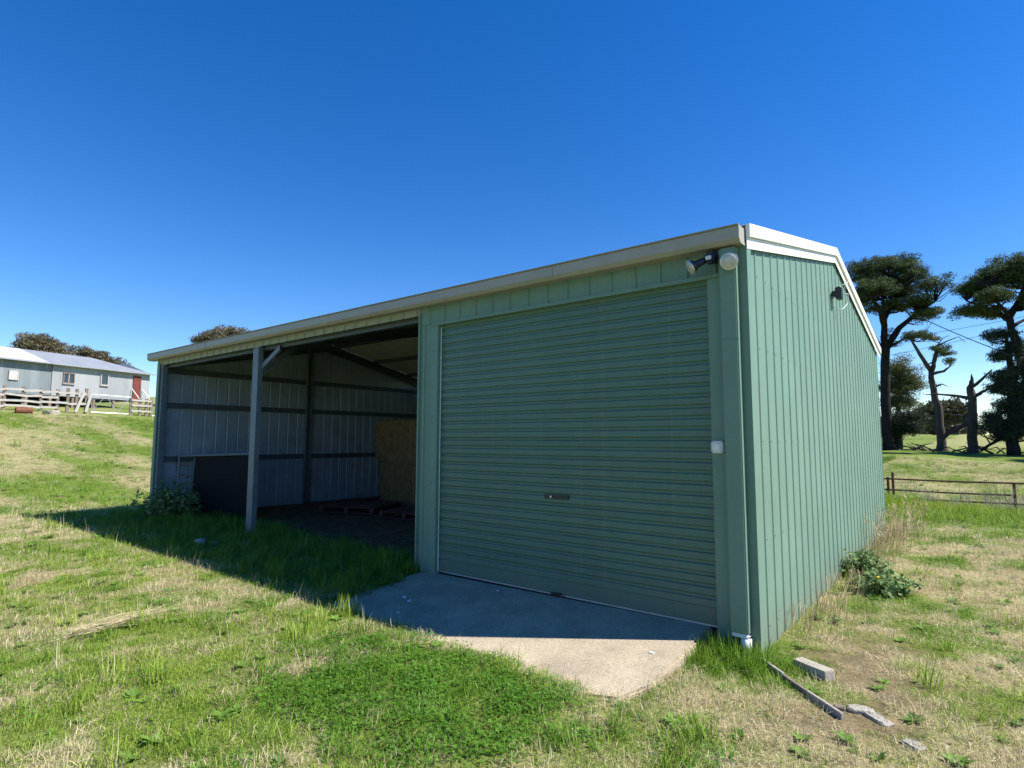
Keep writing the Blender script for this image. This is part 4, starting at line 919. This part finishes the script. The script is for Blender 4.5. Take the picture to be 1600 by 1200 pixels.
for i in range(4): MB().beam(wp(du0-.05, ZB-.12-.22*i, .25+.24*i), wp(du1+.1, ZB-.12-.22*i, .25+.24*i), .24, .05).build('step', M['reddoor'], ws)
for uu in (du0-.1, du1+.15): MB().tube([wp(uu, ZB+.9, .15), wp(uu, ZB+.0, 1.15), wp(uu, ZB-1.0, 1.15)], .03, 6).build('handrail', M['white'], ws)
u = -10.8
while u < WLEN:
    p = WA+wd*u; MB().beam(wp(u, Hs(p[0], p[1])-.2, -.1), wp(u, ZB+.0, -.1), .17, .17, wn).build('stump', M['post'], ws); u += 1.5

# ---- timber yards and gates before the woolshed
YA = pt(-40, 650, x=-45); 
def ypos(px): q = pt(px, 648, x=-45.5); return np.array([q[0], q[1], Hs(q[0], q[1])])
yd = empty('timber_yard_fence', ypos(20), 'weathered timber rail yard fence below the woolshed', 'fence'); yo = np.array(yd.location)
posts = [-60, -28, 4, 34, 62, 88, 104, 118, 133]
for px in posts:
    p = ypos(px); MB().beam(p-yo+(0, 0, -.2), p-yo+(0, 0, 1.5 if px < 100 else random.uniform(1.5, 1.75)), .16, .14, (1, 0, 0)).build('post', M['post'], yd)
for a, c in zip(posts, posts[1:]):
    A_, B_ = ypos(a), ypos(c)
    for k, zz in enumerate((.28, .62, .96, 1.3)):
        if a >= 88 and k in (0, 2): continue
        e = [random.uniform(-.05, .05) for _ in range(2)]
        MB().beam(A_-yo+(.11, 0, zz+e[0]), B_-yo+(.11, 0, zz+e[1]), .05, .13).build('rail', M['rail'], yd)
for a, c in ((116, 128), (132, 140)):
    MB().beam(ypos(a)-yo+(.2, 0, .1), ypos(c)-yo+(.2, 0, 1.45), .05, .16).build('brace', M['rail'], yd)
def gate(pxa, pxb, label, h_=1.2):
    A_, B_ = ypos(pxa), ypos(pxb); A_[2] += .1; B_[2] += .1; g = empty('steel_gate', tuple(A_), label, 'gate'); w_ = B_-A_; r_ = .02
    f = MB(); f.tube([(0, 0, 0), w_, w_+(0, 0, h_), (0, 0, h_), (0, 0, 0)], r_, 6); f.build('gate_frame', M['alu'], g)
    b1 = MB().tube([(0, 0, .02), w_*.36+(0, 0, h_)], r_*.9, 6).build('brace', M['alu'], g)
    MB().tube([w_*.36+(0, 0, h_), w_*.66+(0, 0, .02)], r_*.9, 6).build('brace', M['alu'], g)
    MB().tube([w_*.66+(0, 0, .02), w_+(0, 0, h_)], r_*.9, 6).build('brace', M['alu'], g)
    for k in range(1, 7): MB().tube([(0, 0, h_*k/7), w_+(0, 0, h_*k/7)], .008, 4).build('wire', M['galv'], g)
    return g
gate(142, 202, 'wide galvanised farm gate with diagonal braces below the woolshed')
gate(236, 262, 'second galvanised gate beyond the woolshed steps')
y2 = empty('timber_yard_fence', ypos(215), 'short timber fence between the two steel gates', 'fence'); yo2 = np.array(y2.location)
p2 = [204, 218, 228, 235]
for px in p2:
    p = ypos(px); MB().beam(p-yo2+(0, 0, -.2), p-yo2+(0, 0, 1.25), .17, .15, (1, 0, 0)).build('post', M['post'], y2)
for a, c in zip(p2, p2[1:]):
    for zz in (.35, .75, 1.1): MB().beam(ypos(a)-yo2+(.1, 0, zz), ypos(c)-yo2+(.1, 0, zz), .05, .13).build('rail', M['rail'], y2)
p = pt(37, 646, x=-43.5); zg = Hs(p[0], p[1])
dm = empty('rusty_drum', (p[0], p[1], zg+.19), 'rusty orange drum lying on its side by the timber yard fence', 'drum')
MB().tube([(0, -.40, 0), (0, -.39, 0), (0, -.13, 0), (0, -.12, 0), (0, .12, 0), (0, .13, 0), (0, .39, 0), (0, .40, 0)], [.19, .21, .20, .215, .215, .20, .21, .19], 18).build('shell', mat('rusty_orange', (.17, .07, .04), .8, .1, .3, .3, 6), dm)
p = pt(80, 648, x=-43.5); chunk('pale_rock', (p[0], p[1], Hs(p[0], p[1])+.08), (.9, .6, .35), .3, 'pale rock in the grass before the timber yard fence', 'rock', 'stone', .3, .25)

# ------------------------------------------------------------------ grass: tufts scattered over the turf
tuftcol = bpy.data.collections.new('grass_tufts')
def tuft(name, n, rad, hmin, hmax, wdt, lean, kind='blade'):
    V = []; Fc = []; T = []
    for i in range(n):
        a = rng.uniform(0, 6.283); r = rad*math.sqrt(rng.random()); b = np.array([r*math.cos(a), r*math.sin(a), -.01]); tv = rng.uniform(.15, .85)
        if kind == 'clover':
            h_ = rng.uniform(hmin, hmax); c = b+np.array([rng.normal()*.01, rng.normal()*.01, h_]); nrm = np.array([rng.normal()*.35, rng.normal()*.35, 1]); nrm /= np.linalg.norm(nrm); s = np.cross(nrm, (math.cos(a), math.sin(a), .1)); s /= np.linalg.norm(s); t = np.cross(nrm, s)
            for j in range(3):
                an = j*2.094+a; d = s*math.cos(an)+t*math.sin(an); e = np.cross(nrm, d); L = wdt*rng.uniform(.8, 1.2); k = len(V); V += [c, c+d*L*.6+e*L*.45, c+d*L, c+d*L*.6-e*L*.45]; T += [tv-.1, tv, tv+.1, tv]; Fc += [(k, k+1, k+2), (k, k+2, k+3)]
        else:
            h_ = rng.uniform(hmin, hmax); az = rng.uniform(0, 6.283); le = abs(rng.normal(0, lean)); d = np.array([math.cos(az)*le, math.sin(az)*le, 1.]); d /= np.linalg.norm(d); s = np.array([-math.sin(az+.5), math.cos(az+.5), 0])*wdt*.5*rng.uniform(.7, 1.2)
            p1 = b+d*h_*.55; d2 = d+np.array([math.cos(az)*le*.9, math.sin(az)*le*.9, -.35*le]); d2 /= np.linalg.norm(d2); p2 = p1+d2*h_*.5; k = len(V)
            V += [b-s, b+s, p1+s*.8, p1-s*.8, p2]; T += [tv-.15, tv-.15, tv, tv, tv+.15]; Fc += [(k, k+1, k+2), (k, k+2, k+3), (k+3, k+2, k+4)]
    o = leaves_obj(name, np.array(V), np.array(Fc), np.clip(T, 0, 1), M['grass'], 'none'); tuftcol.objects.link(o); return o
NV = 3
for i in range(NV): tuft('t0_short_%d' % i, 92, .09, .016, .046, .0034, 1.6)
for i in range(NV): tuft('t1_long_%d' % i, 42, .08, .07, .19, .0055, .7)
for i in range(NV): tuft('t2_dry_%d' % i, 56, .095, .03, .075, .0034, 2.6)
for i in range(NV): tuft('t3_clover_%d' % i, 58, .085, .016, .045, .0095, 0, 'clover')
def rosette(name):
    V = []; Fc = []; T = []
    for i in range(11):
        a = i*2.4+rng.normal()*.2; L_ = rng.uniform(.035, .07); tv = rng.uniform(.3, .7); d = np.array([math.cos(a), math.sin(a), rng.uniform(.15, .7)]); d /= np.linalg.norm(d); e = np.array([-math.sin(a), math.cos(a), 0])*L_*.2; b = np.array([0, 0, .005]); k = len(V)
        V += [b, b+d*L_*.5+e, b+d*L_*np.array([1, 1, .7]), b+d*L_*.5-e]; T += [tv-.1, tv, tv+.1, tv]; Fc += [(k, k+1, k+2), (k, k+2, k+3)]
    o = leaves_obj(name, np.array(V), np.array(Fc), np.clip(T, 0, 1), M['grass'], 'none'); tuftcol.objects.link(o)
for i in range(NV): rosette('t4_rosette_%d' % i)
for i in range(NV): tuft('t5_seed_%d' % i, 5, .05, .10, .22, .0028, .5)
def in_view(x, y, m=.32):
    d = np.stack([x-CAM[0], y-CAM[1], np.full_like(x, -CAM[2])], -1); dep = d@_f; px = (d@_r)/np.maximum(dep, .05); py = (d@_u)/np.maximum(dep, .05)
    return (dep > .3) & (np.abs(px) < 800/FPX+m) & (py > -600/FPX-m)
PX_, PY_, SC_, TI_ = [], [], [], []; CO_ = []
def scatter(x0, x1, y0, y1, dens, rmin, rmax, sc, keep=None):
    n = int((x1-x0)*(y1-y0)*dens); x = rng.uniform(x0, x1, n); y = rng.uniform(y0, y1, n); r = np.hypot(x-CAM[0], y-CAM[1])
    k = (r >= rmin) & (r < rmax) & (in_view(x, y) | ((r < 5.2) & (y > -4.6))); k &= ~((x > JX+.02) & (x < .02) & (y > -.03) & (y < D+.02))
    k &= ~((x > LX-.03) & (x < LX+.05) & (y > 0) & (y < D)); x, y = x[k], y[k]
    slab = (x > SX0+.04) & (x < SX1-.02) & (y > SY1+.05+.05*(fbm(x, y, 5)-.4)) & (y < .2); x, y = x[~slab], y[~slab]
    dry, dirt, lush = masks(x, y); k = rng.random(len(x)) > dirt*1.25; k &= ~((x > LX) & (x < JX) & (y > 1.6) & (y < D+.1)); x, y, dry, dirt, lush = x[k], y[k], dry[k], dirt[k], lush[k]
    n = len(x); u = rng.random(n); pd = np.clip(dry, 0, .9); isdry = u < pd
    cz = ss(.2, .7, cloverf(x, y))*(y < -.9)+.12*(fbm(x-7, y+3, 1.7) > .6)
    ty = np.where(isdry, 2, 0); ty = np.where(~isdry & (rng.random(n) < cz*.55), 3, ty)
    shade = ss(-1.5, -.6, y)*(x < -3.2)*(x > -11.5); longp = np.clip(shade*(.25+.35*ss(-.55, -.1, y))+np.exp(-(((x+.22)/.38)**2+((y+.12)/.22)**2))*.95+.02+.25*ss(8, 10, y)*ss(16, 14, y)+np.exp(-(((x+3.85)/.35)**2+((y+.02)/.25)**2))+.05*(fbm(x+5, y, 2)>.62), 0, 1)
    ty = np.where((ty == 0) & (rng.random(n) < longp), 1, ty)
    ty = np.where((ty < 3) & (rng.random(n) < .03), 4, ty); ty = np.where((ty < 3) & (rng.random(n) < .022), 5, ty)
    s = sc*rng.uniform(.7, 1.25, n)*np.where(ty == 0, 1+.5*lush, 1)*np.where((ty == 1) & (x < -3), .85, .95)*(1+.6*(ty == 1)*np.exp(-(((x+3.85)/.3)**2+((y+.02)/.22)**2)))
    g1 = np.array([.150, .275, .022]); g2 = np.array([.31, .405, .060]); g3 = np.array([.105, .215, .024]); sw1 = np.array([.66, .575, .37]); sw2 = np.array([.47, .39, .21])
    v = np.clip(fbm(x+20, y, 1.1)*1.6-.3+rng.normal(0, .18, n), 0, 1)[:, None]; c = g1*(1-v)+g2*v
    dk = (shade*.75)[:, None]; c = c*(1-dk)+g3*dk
    cm = (np.clip(cz, 0, 1)*.7*(y < -.9))[:, None]; c = c*(1-cm)+np.array([.11, .235, .02])*cm
    c = np.where((ty == 3)[:, None], np.array([.095, .22, .02])*rng.uniform(.8, 1.2, (n, 1)), c)
    yl = (np.exp(-(((y-13.2)/2.2)**2))*ss(3.5, 0, x))[:, None]*.7; c = c*(1-yl)+np.array([.30, .36, .02])*yl
    v2 = np.clip(rng.normal(.5, .3, n), 0, 1)[:, None]; cs = sw1*(1-v2)+sw2*v2; c = np.where(((ty == 2) | (ty == 5))[:, None], cs, c); c = np.where((ty == 4)[:, None], np.array([.14, .25, .04])*rng.uniform(.8, 1.3, (n, 1)), c)
    far = (ss(12, 30, np.hypot(x-CAM[0], y-CAM[1])))[:, None]; c = c*(1-far*.25)+np.array([.24, .27, .09])*far*.25
    PX_.append(x); PY_.append(y); SC_.append(s); TI_.append(ty*NV+rng.integers(0, NV, n)); CO_.append(c)
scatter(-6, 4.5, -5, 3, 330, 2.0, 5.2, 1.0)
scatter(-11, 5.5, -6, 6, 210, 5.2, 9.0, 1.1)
scatter(-18, 6, -7, 11, 100, 9.0, 14., 1.35)
scatter(-27, 12, -10, 22, 48, 14., 24., 1.7)
scatter(-46, 16, -12, 42, 17, 24., 46., 2.3)
x = np.concatenate(PX_); y = np.concatenate(PY_); s = np.concatenate(SC_); ti = np.concatenate(TI_); co = np.concatenate(CO_); n = len(x)
print('grass tufts', n)
gm = bpy.data.meshes.new('lawn_grass'); gm.vertices.add(n); gm.vertices.foreach_set('co', np.stack([x, y, H(x, y)], -1).reshape(-1).astype(np.float32))
a = gm.attributes.new('scl', 'FLOAT', 'POINT'); a.data.foreach_set('value', s.astype(np.float32))
a = gm.attributes.new('tid', 'INT', 'POINT'); a.data.foreach_set('value', ti.astype(np.int32))
a = gm.attributes.new('rot', 'FLOAT_VECTOR', 'POINT'); a.data.foreach_set('vector', np.stack([rng.normal(0, .12, n), rng.normal(0, .12, n), rng.uniform(0, 6.283, n)], -1).reshape(-1).astype(np.float32))
a = gm.attributes.new('col', 'FLOAT_COLOR', 'POINT'); a.data.foreach_set('color', np.concatenate([co, np.ones((n, 1))], 1).reshape(-1).astype(np.float32))
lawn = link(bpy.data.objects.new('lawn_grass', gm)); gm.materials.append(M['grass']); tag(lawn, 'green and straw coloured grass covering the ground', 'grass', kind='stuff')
ng = bpy.data.node_groups.new('scatter_tufts', 'GeometryNodeTree')
ng.interface.new_socket('Geometry', in_out='INPUT', socket_type='NodeSocketGeometry'); ng.interface.new_socket('Geometry', in_out='OUTPUT', socket_type='NodeSocketGeometry')
gi = ng.nodes.new('NodeGroupInput'); go = ng.nodes.new('NodeGroupOutput'); ip = ng.nodes.new('GeometryNodeInstanceOnPoints'); ci = ng.nodes.new('GeometryNodeCollectionInfo')
ci.inputs['Collection'].default_value = tuftcol; ci.inputs['Separate Children'].default_value = True; ci.inputs['Reset Children'].default_value = True
def na(nm, ty):
    q = ng.nodes.new('GeometryNodeInputNamedAttribute'); q.data_type = ty; q.inputs['Name'].default_value = nm; return q.outputs['Attribute']
L = ng.links; L.new(gi.outputs[0], ip.inputs['Points']); L.new(ci.outputs[0], ip.inputs['Instance']); ip.inputs['Pick Instance'].default_value = True
L.new(na('tid', 'INT'), ip.inputs['Instance Index']); L.new(na('scl', 'FLOAT'), ip.inputs['Scale']); L.new(na('rot', 'FLOAT_VECTOR'), ip.inputs['Rotation'])
L.new(ip.outputs[0], go.inputs[0])
md = lawn.modifiers.new('tufts', 'NODES'); md.node_group = ng
